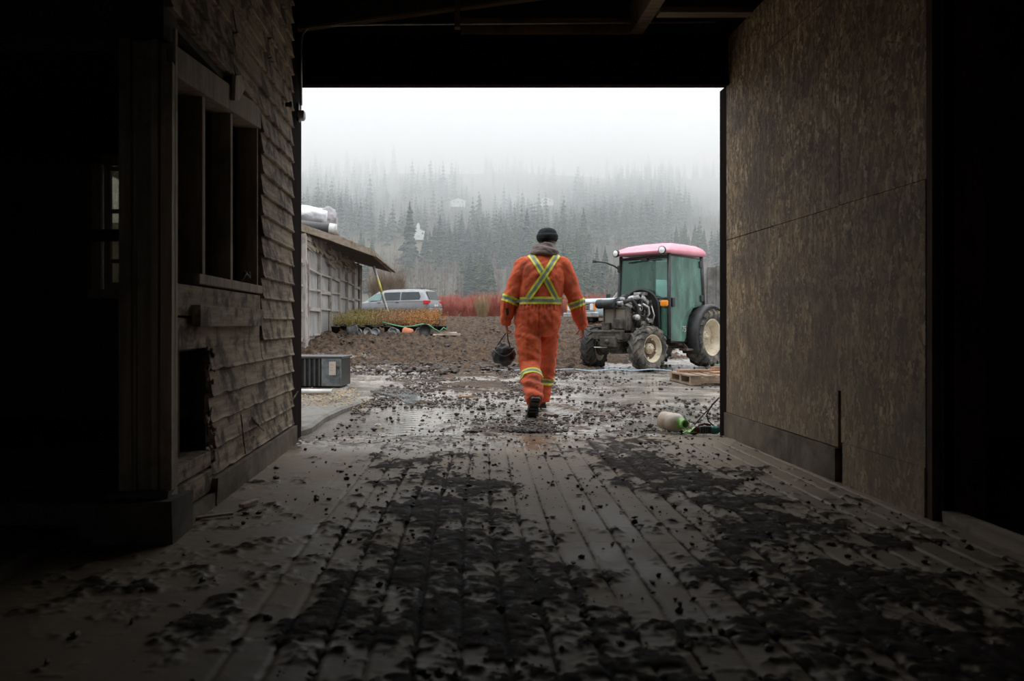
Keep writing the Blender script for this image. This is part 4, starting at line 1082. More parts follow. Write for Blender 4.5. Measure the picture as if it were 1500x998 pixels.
# pale boards, green hose
b = MB(); x0 = (632-660)*20.2/1100
tag(MB().box((-.24, -.25, 0), (.48, .25, .04), jit=.015).box((-.05, -.2, .04), (.38, .2, .07), jit=.02).build('scrap_board', pmat('pale_foam_board', (.52,.47,.38,1), (.68,.62,.52,1), s=5, rough=.8, dirt=(.28,.22,.16,1), ds=3)), 'pale scrap boards lying flat at the right end of the pots', 'board')
bpy.data.objects['scrap_board.001' if 'scrap_board.001' in bpy.data.objects and bpy.data.objects['scrap_board.001'].parent is None else 'scrap_board'].location = (-.22, 20.0, gz1(-.2, 20.0)+.08)
pts = []
for px, py in ((560, 472), (575, 476), (590, 479), (605, 478), (618, 475), (628, 476), (636, 482), (644, 486), (650, 480), (655, 484)):
    y = 20.6; pts.append(((px-660)*y/1100, y, .9-(py-474)*y/1100))
tag(MB().tube(pts, .016, 8).build('garden_hose', M_hose), 'bright green garden hose looping over the front of the potted shrubs', 'hose')
# ---------------------------------------------------------------- orchard tractor with its bonnet off
def tractor():
    hd = math.radians(223.1)
    T = empty('tractor', (4.89, 16.05, -.005), hd, 'green cab tractor with pink roof and its bonnet off, engine bare', 'tractor')
    def lug_tyre(c, rad, w, nl, steer, name, rub):
        """tyre with chevron lugs; axle along local y, turned by steer"""
        Rm = Matrix.Translation(c) @ Matrix.Rotation(steer, 4, 'Z')
        b = MB(); ax = (0, 1, 0); body = rad*.93
        prof = [(rad*.60, -w*.40), (rad*.66, -w*.50), (rad*.78, -w*.56), (rad*.88, -w*.54), (body, -w*.44), (body+.006, -w*.2), (body+.012, 0), (body+.006, w*.2), (body, w*.44), (rad*.88, w*.54), (rad*.78, w*.56), (rad*.66, w*.50), (rad*.60, w*.40), (rad*.57, w*.2), (rad*.57, -w*.2)]
        b.lathe(prof, (0, 0, 0), ax, 40, closed=True)
        for k in range(nl*2):
            s = 1 if k % 2 else -1
            a0 = 2*PI*k/(nl*2)
            # a lug runs from the centre line back to the shoulder and down the sidewall
            path = [(-.02*s, 0, body-.004), (.14*s*1, .10, body), (.36*s, .26, body-.004), (.50*s, .33, rad*.915), (.575*s, .37, rad*.83)]
            rings = []
            for (yy, da, rr) in path:
                an = a0 + da*1.0; th = .055/rad*.9; hgt = rad*.075 if abs(yy) < .45 else rad*.045
                if abs(yy) > .55: hgt = rad*.02
                ri = rr-.01; ro = min(rr+hgt, rad*1.005)
                if abs(yy) > .48: pass
                def pt(r_, a_, y_): return (r_*math.cos(a_), y_, r_*math.sin(a_))
                y_in = yy*w; y_out = yy*w + (.02*s if abs(yy) > .48 else 0)
                rings.append([pt(ri, an-th*.6, y_in), pt(ri, an+th*.6, y_in), pt(ro, an+th*.42, y_out), pt(ro, an-th*.42, y_out)])
            b.loft(rings, 0, True, False)
        b.v = [tuple(Rm @ Vector(v)) for v in b.v]
        t = b.build(name, rub, T)
        return t, Rm
    def rim(t, Rm, rad, w, dish, cen, nb, side):
        """side: +1 means outer face toward +y"""
        s = side
        b = MB()
        b.lathe([(rad*.60, s*w*.44), (rad*.64, s*w*.47), (rad*.625, s*w*.50), (rad*.585, s*w*.45), (rad*.56, s*w*.30), (rad*.50, s*w*.22), (rad*.475, s*dish), (rad*.46, s*(dish-.012)), (rad*.50, -s*w*.2), (rad*.60, -s*w*.42), (rad*.64, -s*w*.47), (rad*.60, -s*w*.50), (rad*.56, -s*w*.42), (rad*.53, -s*w*.1)], (0, 0, 0), (0, 1, 0), 36)
        b.v = [tuple(Rm @ Vector(v)) for v in b.v]
        rm = b.build('rim', M_rim, t)
        b = MB()
        b.lathe([(rad*.49, s*(dish-.005)), (rad*.44, s*(dish+.01)), (rad*.30, s*(dish-.02)), (rad*.28, s*(dish-.02)), (rad*.27, s*(dish-.03)), (.001, s*(dish-.03))], (0, 0, 0), (0, 1, 0), 32)
        b.v = [tuple(Rm @ Vector(v)) for v in b.v]
        b.build('wheel_disc', cen, t)
        b = MB()
        b.lathe([(rad*.24, s*(dish-.03)), (rad*.235, s*(dish+.03)), (rad*.20, s*(dish+.045)), (rad*.09, s*(dish+.05)), (rad*.08, s*(dish+.065)), (.001, s*(dish+.07))], (0, 0, 0), (0, 1, 0), 28)
        for k in range(nb):
            a = 2*PI*k/nb; b.cyl((rad*.17*math.cos(a), s*(dish+.04), rad*.17*math.sin(a)), (rad*.17*math.cos(a), s*(dish+.065), rad*.17*math.sin(a)), rad*.022, n=6)
            if k % 2 == 0:
                a += .3; b.bbox((rad*.44*math.cos(a)-.02, min(s*dish, s*(dish+.03)), rad*.44*math.sin(a)-.02), (rad*.44*math.cos(a)+.02, max(s*dish, s*(dish+.03)), rad*.44*math.sin(a)+.02), .004)
        b.v = [tuple(Rm @ Vector(v)) for v in b.v]
        b.build('hub', M_rim, t)
    # front wheels, steered a little
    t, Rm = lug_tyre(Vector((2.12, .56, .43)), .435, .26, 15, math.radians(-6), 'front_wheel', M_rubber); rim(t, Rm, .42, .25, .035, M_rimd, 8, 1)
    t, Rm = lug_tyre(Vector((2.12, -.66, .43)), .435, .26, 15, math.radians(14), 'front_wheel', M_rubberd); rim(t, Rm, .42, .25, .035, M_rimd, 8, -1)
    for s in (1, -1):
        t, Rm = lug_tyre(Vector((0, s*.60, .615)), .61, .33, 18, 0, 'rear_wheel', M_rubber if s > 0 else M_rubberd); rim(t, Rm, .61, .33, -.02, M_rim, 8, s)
    # axle beams, chassis
    b = MB()
    b.bbox((2.02, -.42, .36), (2.22, .42, .50), .03); b.bbox((1.95, -.16, .32), (2.35, .16, .62), .04)
    for s in (1, -1):
        b.cyl((2.12, s*.36, .40), (2.12, s*.47, .42), .12, .14, 20); b.lathe([(.001, 0), (.15, 0), (.16, .05), (.10, .09), (.001, .09)], (2.12, s*.46 if s < 0 else .40, .425), (0, s*1, 0), 20)
        b.cyl((2.30, s*.05, .45), (2.28, s*.45, .42), .022, n=8); b.cyl((2.28, s*.40, .42), (2.28, s*.48, .42), .035, n=8)
    b.build('front_axle', M_grease, T)
    b = MB()
    b.bbox((.0, -.20, .42), (1.5, .20, .86), .05); b.bbox((-.25, -.26, .38), (.35, .26, .92), .06); b.cyl((0, -.5, .615), (0, .5, .615), .13, n=20)
    b.bbox((1.2, -.17, .46), (2.1, .17, .78), .04)
    b.build('gearbox', M_grease, T)
    b = MB()
    for s in (1, -1): b.bbox((1.9, s*.24-.03, .56), (2.62, s*.24+.03, .72), .01)
    b.bbox((2.52, -.32, .60), (2.64, .32, .78), .012); b.bbox((2.50, -.40, .735), (2.66, .30, .765), .006); b.bbox((2.58, -.14, .46), (2.68, .22, .66), .02)
    b.bbox((2.3, -.20, .40), (2.56, .20, .60), .03)
    b.cyl((2.66, .03, .56), (2.70, .03, .56), .05, n=14)
    b.build('front_frame', M_grease, T)
    MB().bbox((2.60, -.30, .44), (2.635, -.02, .455), .004).build('front_strip', M_white, T)
    # engine
    b = MB()
    b.bbox((1.45, -.20, .74), (2.12, .20, 1.10), .03); b.bbox((1.48, -.15, 1.10), (2.08, .13, 1.24), .03)
    for k in range(3): b.bbox((1.53+k*.19, -.08, 1.22), (1.67+k*.19, .08, 1.30), .02)
    b.bbox((1.40, -.28, .70), (1.50, .28, 1.15), .03)
    b.lathe([(.001, 0), (.07, 0), (.075, .02), (.07, .12), (.001, .12)], (1.9, .24, .88), (0, 1, 0), 16)
    b.cyl((1.62, .23, .72), (1.62, .23, .90), .05, n=16); b.cyl((2.14, .0, 1.0), (2.20, 0, 1.0), .10, n=20)
    for k in range(8):
        x = 1.5+k*.08; b.cyl((x, .2, 1.06), (x+.02, .235, 1.12), .014, n=6)
    b.build('engine', M_grease, T)
    b = MB()   # bright castings and pipes
    b.tube([(1.60, .18, 1.20), (1.64, .24, 1.33), (1.78, .22, 1.42), (1.98, .14, 1.41), (2.10, .06, 1.36)], [.045, .05, .05, .045, .04], 12)
    b.lathe([(.03, 0), (.075, .01), (.085, .05), (.06, .09), (.03, .1)], (1.95, .22, 1.20), (0, 1, 0), 18)
    b.tube([(1.72, .26, 1.0), (1.68, .32, 1.10), (1.72, .32, 1.22), (1.84, .27, 1.28)], .026, 10)
    b.bbox((1.50, .16, .92), (1.66, .30, 1.0), .015); b.cyl((1.58, .27, .95), (1.74, .31, .99), .028, n=10)
    b.lathe([(.001, 0), (.06, 0), (.065, .03), (.065, .10), (.05, .13), (.001, .13)], (2.02, .20, 1.02), (.4, 1, 0), 16)
    b.bbox((1.48, .0, 1.46), (1.74, .16, 1.52), .012, M=None); b.tube([(1.42, .20, 1.30), (1.52, .28, 1.22), (1.50, .32, 1.06), (1.56, .30, .90)], .016, 8)
    b.cyl((1.80, -.1, 1.30), (1.80, -.1, 1.40), .045, n=14); b.bbox((1.86, .04, 1.28), (2.06, .10, 1.33), .01)
    b.build('engine_casting', M_alu, T)
    b = MB()
    b.bbox((1.56, .10, 1.36), (1.64, .17, 1.42), .01); b.build('red_cap', M_redlens, T)
    # black hoses and harness over the engine
    b = MB(); r = random.Random(5)
    for k in range(26):
        x = r.uniform(1.42, 2.05); y = r.uniform(-.22, .27); z = r.uniform(.85, 1.38); p = Vector((x, y, z)); pts = [p]
        d = Vector((r.uniform(-1, 1), r.uniform(-.6, .6), r.uniform(-1, 1))).normalized()
        for j in range(6):
            d = (d + Vector((r.uniform(-.7, .7), r.uniform(-.5, .5), r.uniform(-.7, .7)))).normalized(); p = p + d*.07
            p.x = min(max(p.x, 1.40), 2.2); p.y = min(max(p.y, -.25), .31); p.z = min(max(p.z, .72), 1.46); pts.append(p.copy())
        b.tube(pts, r.uniform(.008, .022), 7)
    b.tube([(2.38, .2, 1.30), (2.22, .27, 1.36), (2.06, .28, 1.24), (1.98, .29, 1.02), (2.05, .28, .84)], .04, 10)
    b.tube([(2.40, .02, 1.28), (2.22, .10, 1.42), (2.0, .0, 1.44), (1.7, -.1, 1.42)], .045, 12)
    b.tube([(2.30, -.22, 1.16), (2.20, -.26, 1.32), (1.95, -.2, 1.40), (1.6, -.2, 1.36)], .03, 10)
    b.build('hose', M_blackm, T)
    # bonnet seal hoop and firewall
    b = MB()
    hoop = []
    for k in range(25):
        a = PI*k/24; hoop.append((1.46, .39*math.cos(a), 1.22+.36*math.sin(a)))
    pts = [(1.46, .41, .70), (1.46, .40, .95)] + hoop + [(1.46, -.40, .95), (1.46, -.41, .70)]
    b.tube(pts, .028, 10); pts2 = [(p[0]-.03, p[1]*1.0, p[2]) for p in pts]
    poly = [(p[1], p[2]) for p in pts]
    b.prism(poly, 0, 1.425, 1.44)
    b.build('firewall', M_black, T)
    # radiator pack
    b = MB(); b.bbox((2.26, -.24, .79), (2.37, .24, 1.19), .008); b.build('radiator', M_rad, T)
    b = MB(); b.bbox((2.24, .235, .77), (2.39, .262, 1.21), .006); b.bbox((2.24, -.262, .77), (2.39, -.235, 1.21), .006); b.bbox((2.24, -.25, 1.18), (2.39, .25, 1.22), .008); b.bbox((2.368, -.025, .8), (2.385, .02, 1.2), .004)
    for k in range(12): b.box((2.20, .22, .82+k*.03), (2.26, .25, .835+k*.03))
    b.build('radiator_frame', M_grease, T)
    b = MB(); b.lathe([(.001, -.02), (.085, -.02), (.092, 0), (.092, .07), (.084, .08), (.084, .30), (.09, .31), (.09, .36), (.06, .38), (.001, .38)], (2.46, -.32, 1.28), (0, 1, 0), 26)
    b.bbox((2.3, -.10, 1.20), (2.44, .1, 1.25), .01); b.build('air_filter', M_black, T)
    b = MB(); b.cyl((2.36, .16, 1.24), (2.36, .16, 1.36), .04, n=14); b.lathe([(.001, .05), (.05, .05), (.055, .03), (.055, 0)], (2.36, .16, 1.35), (0, 0, 1), 16); b.tube([(2.4, .06, 1.28), (2.34, .16, 1.30), (2.20, .25, 1.22)], .045, 12)
    b.build('coolant_neck', M_steel, T)
    MB().bbox((2.40, .05, .80), (2.52, .22, 1.0), .015).bbox((2.42, -.22, .78), (2.50, -.04, .92), .01).build('horn_bracket', M_grease, T)
    # cab: pillars (front leans back slightly), tinted glass, floor, seat
    FX, RX, W0, W1, ZB, ZT = 1.42, .04, .60, .555, .54, 2.28
    def P_(x, s, z):   # point on the cab side
        t = (z-ZB)/(ZT-ZB); xx = x - (.07*t if x > .7 else -.05*t); return (xx, s*(W0+(W1-W0)*t), z)
    for s in (1, -1):
        b = MB(); b.tube([P_(FX, s, .60), P_(FX, s, 1.3), P_(FX, s, ZT)], .034, 8, sq=(1, 1.3)); b.build('front_pillar', M_black, T)
        b = MB(); b.tube([P_(RX, s, 1.25), P_(RX, s, ZT)], .036, 8, sq=(1, 1.4)); b.build('rear_pillar', M_black, T)
        g = MB()
        # door: curved lower rear edge follows the mudguard
        poly = [(FX-.05, .56), (FX-.55, .54), (FX-.62, .62), (FX-.66, .85), (FX-.76, 1.05), (FX-.95, 1.22), (RX+.05, 1.28), (RX+.05, ZT-.04), (FX-.05, ZT-.04)]
        pa = [P_(x, s, z) for x, z in poly]; pb = [(x, y-s*.012, z) for x, y, z in pa]; k = len(poly)
        g.add(pa+pb, [tuple(range(k)), tuple(range(k, 2*k))[::-1]]+[(i, i+k, (i+1) % k+k, (i+1) % k) for i in range(k)])
        d = g.build('door', M_gglass2, T)
        b = MB()
        edge = pa + [pa[0]]
        b.tube([Vector(p) for p in edge], .012, 6); b.build('door_seal', M_black, d)
        b = MB(); q = P_(FX-.10, s, 1.32); b.bbox((q[0]-.05, q[1]-.03 if s > 0 else q[1]-.045, q[2]-.09), (q[0]+.04, q[1]+.045 if s > 0 else q[1]+.03, q[2]+.09), .015); b.build('handle', M_black, d)
        for z in (1.42, 2.12):
            b = MB(); q = P_(RX, s, z); b.bbox((q[0]-.02, q[1]-.03, q[2]-.07), (q[0]+.12, q[1]+.03, q[2]+.07), .02); b.build('hinge', M_black, d)
    def quad(name, pts, m, th, par=T, off=(1, 0, 0)):
        o = Vector(off)*th; a = [Vector(p) for p in pts]; k = len(a)
        return MB().add(a+[p-o for p in a], [tuple(range(k)), tuple(range(k, 2*k))[::-1]]+[(i, i+k, (i+1) % k+k, (i+1) % k) for i in range(k)]).build(name, m, par)
    wz = 1.40
    ws = quad('windscreen', [P_(FX, 1, wz), P_(FX, 1, ZT-.04), P_(FX, -1, ZT-.04), P_(FX, -1, wz)], M_gglass, .01)
    b = MB(); b.tube([P_(FX+.01, 1, wz), P_(FX+.01, -1, wz)], .02, 8); b.tube([P_(FX+.01, 1, 2.22), P_(FX+.01, -1, 2.22)], .028, 8); b.build('screen_frame', M_black, ws)
    b = MB(); b.tube([(1.385, .42, 2.16), (1.385, .1, 2.17), (1.39, -.34, 2.14)], .012, 6); b.bbox((1.35, -.05, 2.15), (1.41, .1, 2.22), .01); b.build('wiper', M_black, ws)
    # green lower quarter panels beside the engine
    for s in (1, -1):
        quad('quarter_panel', [P_(FX, s, .62), P_(FX, s, wz-.01), (FX-.02, s*.41, wz-.01), (FX-.02, s*.41, .72)], M_gglass2, .02)
    quad('rear_window', [P_(RX, 1, 1.30), P_(RX, 1, ZT-.04), P_(RX, -1, ZT-.04), P_(RX, -1, 1.30)], M_glass, .01)
    b = MB(); b.bbox((.05, -.55, .52), (1.28, .55, .58), .01); b.bbox((.0, -.5, .58), (.25, .5, 1.22), .03); b.build('cab_floor', M_black, T)
    st = MB().bbox((.28, -.22, .80), (.70, .22, .92), .04).bbox((.22, -.22, .90), (.34, .22, 1.42), .05).bbox((.3, -.15, .58), (.6, .15, .80), .02).build('driver_seat', M_black, T)
    b = MB(); b.bbox((1.08, -.30, .80), (1.28, .30, 1.34), .04); b.bbox((1.0, -.05, 1.2), (1.12, .05, 1.40), .02)
    b.build('dashboard', M_black, T)
    b = MB(); Ms = Matrix.Translation((.92, 0, 1.40)) @ Matrix.Rotation(math.radians(-25), 4, 'Y')
    b.tube([Ms @ Vector((.18*math.cos(a*PI/10), .18*math.sin(a*PI/10), 0)) for a in range(21)], .013, 8)
    for a in (0, 2.1, 4.2): b.tube([Ms @ Vector((0, 0, 0)), Ms @ Vector((.18*math.cos(a), .18*math.sin(a), 0))], .01, 6)
    b.tube([Ms @ Vector((0, 0, 0)), Vector((1.08, 0, 1.2))], .02, 8); b.build('steering_wheel', M_black, T)
    # roof
    b = MB(); rings = []
    def rr(x0, x1, hw, z, rc=.16):
        out = []
        for cx, cy, a0 in ((x1-rc, hw-rc, 0), (x0+rc, hw-rc, PI/2), (x0+rc, -hw+rc, PI), (x1-rc, -hw+rc, PI*1.5)):
            for k in range(6):
                a = a0 + PI/2*k/5; out.append((cx+rc*math.cos(a), cy+rc*math.sin(a), z - .05*((cx+rc*math.cos(a)-.6)/.9)**2*(1 if z > 2.34 else 0)))
        return out
    for x0, x1, hw, z in ((-.02, 1.46, .57, 2.285), (-.08, 1.55, .605, 2.295), (-.10, 1.58, .625, 2.33), (-.09, 1.56, .62, 2.395), (-.04, 1.46, .58, 2.46), (.06, 1.28, .49, 2.51), (.25, 1.05, .33, 2.54), (.45, .8, .17, 2.55)):
        rings.append(rr(x0, x1, hw, z))
    rf = b.loft(rings, 0, True, True).build('roof', M_pink, T)
    for s in (1, -1):
        c = (1.555, s*.53, 2.335)
        b = MB(); b.lathe([(.001, -.05), (.06, -.05), (.078, 0), (.078, .022), (.066, .03)], c, (1, .15*s, 0), 20); lp = b.build('work_lamp', M_black, rf)
        MB().lathe([(.066, .026), (.05, .04), (.001, .048)], c, (1, .15*s, 0), 20).build('lens', M_lamp, lp) if False else MB().lathe([(.066, .026), (.05, .04), (.001, .048)], c, (1, .15*s, 0), 20).build('lamp_lens', M_lamp, rf)
    # mudguards
    for s in (1, -1):
        R0 = .70; n = 26; vs = []; a0, a1 = math.radians(-28), math.radians(128)
        rings = []
        for k in range(n+1):
            a = a0 + (a1-a0)*k/n; ca, sa = math.cos(a), math.sin(a)
            fl = 1.0 + (.04 if k > n-2 else 0)
            rr_ = R0*fl
            cs = [(rr_, s*.42), (rr_+.0, s*.74), (rr_-.05, s*.79), (rr_-.06, s*.78), (rr_-.02, s*.73), (rr_-.02, s*.42)]
            rings.append([(q*ca*.96, y, .615+q*sa*.98) for q, y in cs])
        MB().loft(rings, 0, True, True).build('mudguard', M_black, T)
    # indicator lamps on the quarter panels
    for s in (1, -1):
        b = MB(); b.bbox((1.39, s*.50-.085, 1.24), (1.46, s*.50+.085, 1.36), .03); b.build('indicator_lamp', M_orange, T)
    # steps
    for s in (1, -1):
        b = MB(); b.bbox((.56, s*.58-.08, .36), (.88, s*.58+.10, .40), .008); b.beam((.72, s*.45, .55), (.72, s*.6, .38), .04, .04); b.bbox((.45, s*.46-.04, .46), (.9, s*.46+.04, .54), .01)
        b.build('step', M_rimd, T)
    # mirror arm on the far corner
    b = MB(); b.tube([(1.40, -.56, 2.02), (1.46, -.66, 2.10), (1.55, -.80, 2.17), (1.62, -1.0, 2.20)], .018, 8); b.bbox((1.34, -.60, 1.96), (1.42, -.54, 2.10), .012); b.bbox((1.60, -1.06, 2.17), (1.64, -.98, 2.22), .008)
    b.build('mirror_arm', M_black, T)
    # pale number sticker low on the near door
    Mt = Matrix.Translation(Vector(P_(.86, 1, .74)) + Vector((0, .004, 0))) @ Matrix.Rotation(PI, 4, 'Z') @ Matrix.Rotation(PI/2, 4, 'X')
    text_mesh('75', .16, pmat('pale_sticker', (.5,.42,.38,1), (.62,.52,.48,1), s=8, rough=.6, bump=0), 'number_sticker', T, Mt, .001)
    # rear linkage
    b = MB()
    for s in (1, -1): b.beam((-.2, s*.25, .5), (-.75, s*.32, .42), .05, .06); b.beam((-.2, s*.22, .95), (-.55, s*.30, .45), .03, .03)
    b.build('rear_linkage', M_grease, T)
    return T
tractor()

# ---------------------------------------------------------------- pallet with boards on it
def pallet():
    r = empty('wooden_pallet', (3.50, 10.92, .0), .02, 'worn wooden pallet lying on the wet yard in front of the tractor', 'pallet')
    b = MB()
    for y in (0, .44, .90): 
        for x in (0, .48, .98): MB  # spacing reference
    for k, x in enumerate((0, .20, .40, .60, .80, 1.02)):
        MB().box((x, -.0, .118), (x+.155, 1.0, .14), jit=.004).build('deck_board', M_pallet, r)
    for y in (0, .45, .91): MB().box((0.0, y, .025), (1.18, y+.09, .117), jit=.003).build('stringer', M_pallet, r)
    for x in (0, .50, 1.03): MB().box((x, 0, .0), (x+.14, 1.0, .024), jit=.002).build('base_board', M_pallet, r)
pallet()
r0 = empty('plank', (3.55, 11.6, .142), -.03, 'brown plank lying across the back of the wooden pallet', 'plank')
MB().box((-.02, 0, 0), (1.35, .14, .035), jit=.006).build('board', M_rust, r0)
r0 = empty('plank', (3.95, 11.25, .142), .16, 'short rust brown plank lying askew on the middle of the pallet', 'plank')
MB().box((0, 0, 0), (.95, .16, .03), jit=.006).build('board', M_rust, r0)
r0 = empty('plank', (4.1, 11.62, .178), .25, 'upper rust brown plank propped on the rear plank of the pallet', 'plank')
MB().box((0, 0, 0), (.9, .13, .05), jit=.006).build('board', M_rust, r0)

# ---------------------------------------------------------------- rubbish at the right door jamb
r = empty('plastic_bottle', (1.86, 6.24, 0), math.radians(-62), 'tan plastic jug with a green neck lying near the right door post', 'bottle')
M_tan = pmat('cloudy_tan_plastic', (.46,.33,.23,1), (.62,.50,.38,1), s=5, rough=.35, bump=.2, dirt=(.66,.60,.52,1), ds=5)
ax = Vector((.9, .0, -.12)).normalized(); ax = Vector((math.cos(math.radians(0)), 0, -.02))
b = MB(); b.lathe([(.001, 0), (.06, 0), (.076, .015), (.078, .08), (.072, .095), (.078, .11), (.078, .17), (.06, .205), (.035, .22)], (-.14, 0, .080), ax, 26)
b.v = [(x, y+.004*pnoise(Vector((x*30, y*30, z*30))), z+.004*pnoise(Vector((x*30, z*30, 4)))) for x, y, z in b.v]
b.build('bottle_body', M_tan, r)
M_lime = pmat('lime_green_plastic', (.22,.48,.10,1), (.35,.62,.2,1), s=8, rough=.35, bump=0)
b = MB(); b.lathe([(.055, .195), (.052, .21), (.038, .222), (.036, .25), (.041, .25), (.041, .262), (.030, .262), (.028, .21)], (-.14, 0, .080), ax, 24); b.build('neck', M_lime, r)
b = MB()
rr = random.Random(3)
for k in range(5):
    b.beam((rr.uniform(-.06, .04), rr.uniform(-.03, .03), rr.uniform(.01, .03)), (rr.uniform(-.02, .08), rr.uniform(-.03, .03), rr.uniform(.02, .07)), .025, .006)
o = b.build('crumpled_wrapper', M_lime); o.location = (1.93, 6.02, .004); tag(o, 'crumpled lime green plastic scrap right of the tan jug', 'wrapper')
r = empty('power_tool', (2.03, 6.06, 0), .05, 'dark red tool with a grey ribbed grip on the ground beside the door post', 'tool')
M_dred = pmat('dark_red_plastic', (.10,.02,.022,1), (.18,.04,.04,1), s=8, rough=.5)
b = MB(); b.ell((-.07, 0, .04), (.05, .035, .038), 16, 9, lump=.2, seed=2); b.build('tool_head', M_dred, r)
b = MB(); b.bbox((-.03, -.03, .012), (.07, .03, .075), .012); b.build('tool_body', M_potg, r)
b = MB()
for k in range(3): b.box((-.02+k*.02, -.034, .02), (-.01+k*.02, -.028, .066))
b.bbox((.035, -.034, .02), (.062, -.028, .066), .002); b.build('grip_ribs', M_black, r)
b = MB(); b.tube([(-.03, .0, .075), (.02, 0, .09), (.07, 0, .078)], .010, 8); b.build('top_handle', M_dred, r)
o = MB().ell((0, 0, .035), (.045, .035, .034), 16, 9, lump=.3, seed=6).build('rag', pmat('sea_green_cloth', (.06,.25,.19,1), (.12,.38,.30,1), s=12, rough=.7)); o.location = (2.135, 6.08, .002)
tag(o, 'sea green crumpled rag against the foot of the right door post', 'rag')
b = MB(); b.tube([(1.93, 6.06, .02), (2.0, 6.12, .09), (2.10, 6.2, .16), (2.22, 6.24, .27)], .006, 7)
b.tube([(2.22, 6.2, .29), (2.16, 6.2, .23), (2.115, 6.2, .15), (2.13, 6.2, .09), (2.18, 6.2, .05), (2.26, 6.2, .03)], .006, 7)
tag(b.build('black_cable', M_black), 'black cord curling off the ground by the right door post', 'cord')
# blue rope along the ground in front of the tractor
pts = []
for k in range(60):
    x = .5 + k*.06; pts.append((x, 13.75+.05*math.sin(k*.31)+.02*math.sin(k*1.1), .05 + .012*math.sin(k*.5)))
tag(MB().tube(pts, .010, 6).build('blue_rope', M_blue), 'pale blue rope strung across the wet ground before the tractor wheels', 'rope')
# ---------------------------------------------------------------- man walking away
M_skin = pmat('skin', (.36,.19,.13,1), (.46,.26,.18,1), s=12, rough=.55, bump=.05)
M_orangecloth = pmat('orange_coverall_cloth', (.66,.095,.030,1), (.80,.145,.05,1), s=7, rough=.8, bump=.25, bdist=.006, dirt=(.33,.075,.04,1), ds=4, damt=(.50,.72))
M_yellow = pmat('yellow_reflective_edge', (.66,.74,.06,1), (.80,.88,.10,1), s=10, rough=.5, bump=0)
M_reflect = pmat('grey_reflective_stripe', (.22,.25,.22,1), (.32,.35,.31,1), s=20, rough=.4, bump=.1)
M_hat = pmat('black_knit', (.006,.007,.010,1), (.018,.019,.024,1), s=60, rough=.9, bump=.5, bdist=.004)
M_hood = pmat('taupe_hood_fleece', (.16,.125,.115,1), (.25,.20,.185,1), s=25, rough=.95, bump=.3, bdist=.005)
M_boot = pmat('black_boot_rubber', (.012,.011,.011,1), (.03,.027,.025,1), s=14, rough=.5, bump=.2)
M_hair = pmat('grey_hair', (.10,.09,.085,1), (.18,.17,.16,1), s=40, rough=.8)

MX, MY = .86, 7.30
def Q(px, py, D):
    """point on the figure, in its own frame, from its bearing at distance D"""
    return Vector(((px-660)*D/1100 - MX, D-MY, .9-(py-474)*D/1100))
def remeshed(mb, voxel, smooth_it, name, mat, parent, fn=None, mats=None):
    o = mb.build('tmp', mat)
    m = o.modifiers.new('r', 'REMESH'); m.mode = 'VOXEL'; m.voxel_size = voxel; m.use_smooth_shade = True
    if smooth_it:
        s = o.modifiers.new('s', 'SMOOTH'); s.iterations = smooth_it; s.factor = .5
    dg = bpy.context.evaluated_depsgraph_get(); me = bpy.data.meshes.new_from_object(o.evaluated_get(dg))
    bpy.data.objects.remove(o)
    me.name = name
    if fn:
        n = len(me.vertices); co = np.empty(n*3, np.float32); me.vertices.foreach_get('co', co); no = np.empty(n*3, np.float32); me.vertex_normals.foreach_get('vector', no)
        co = co.reshape(-1, 3); no = no.reshape(-1, 3); me.vertices.foreach_set('co', fn(co, no).astype(np.float32).ravel()); me.update()
    me.materials.clear()
    for q in (mats or [mat]): me.materials.append(q)
    for p in me.polygons: p.use_smooth = True
    return link(bpy.data.objects.new(name, me), parent)

def ering(c, rx, ry, n=20, tilt=None, p=2.0):
    out = []
    for k in range(n):
        a = 2*PI*k/n; ca, sa = math.cos(a), math.sin(a)
        v = Vector((rx*math.copysign(abs(ca)**(2/p), ca), ry*math.copysign(abs(sa)**(2/p), sa), 0))
        if tilt is not None: v = tilt @ v
        out.append(Vector(c)+v)
    return out

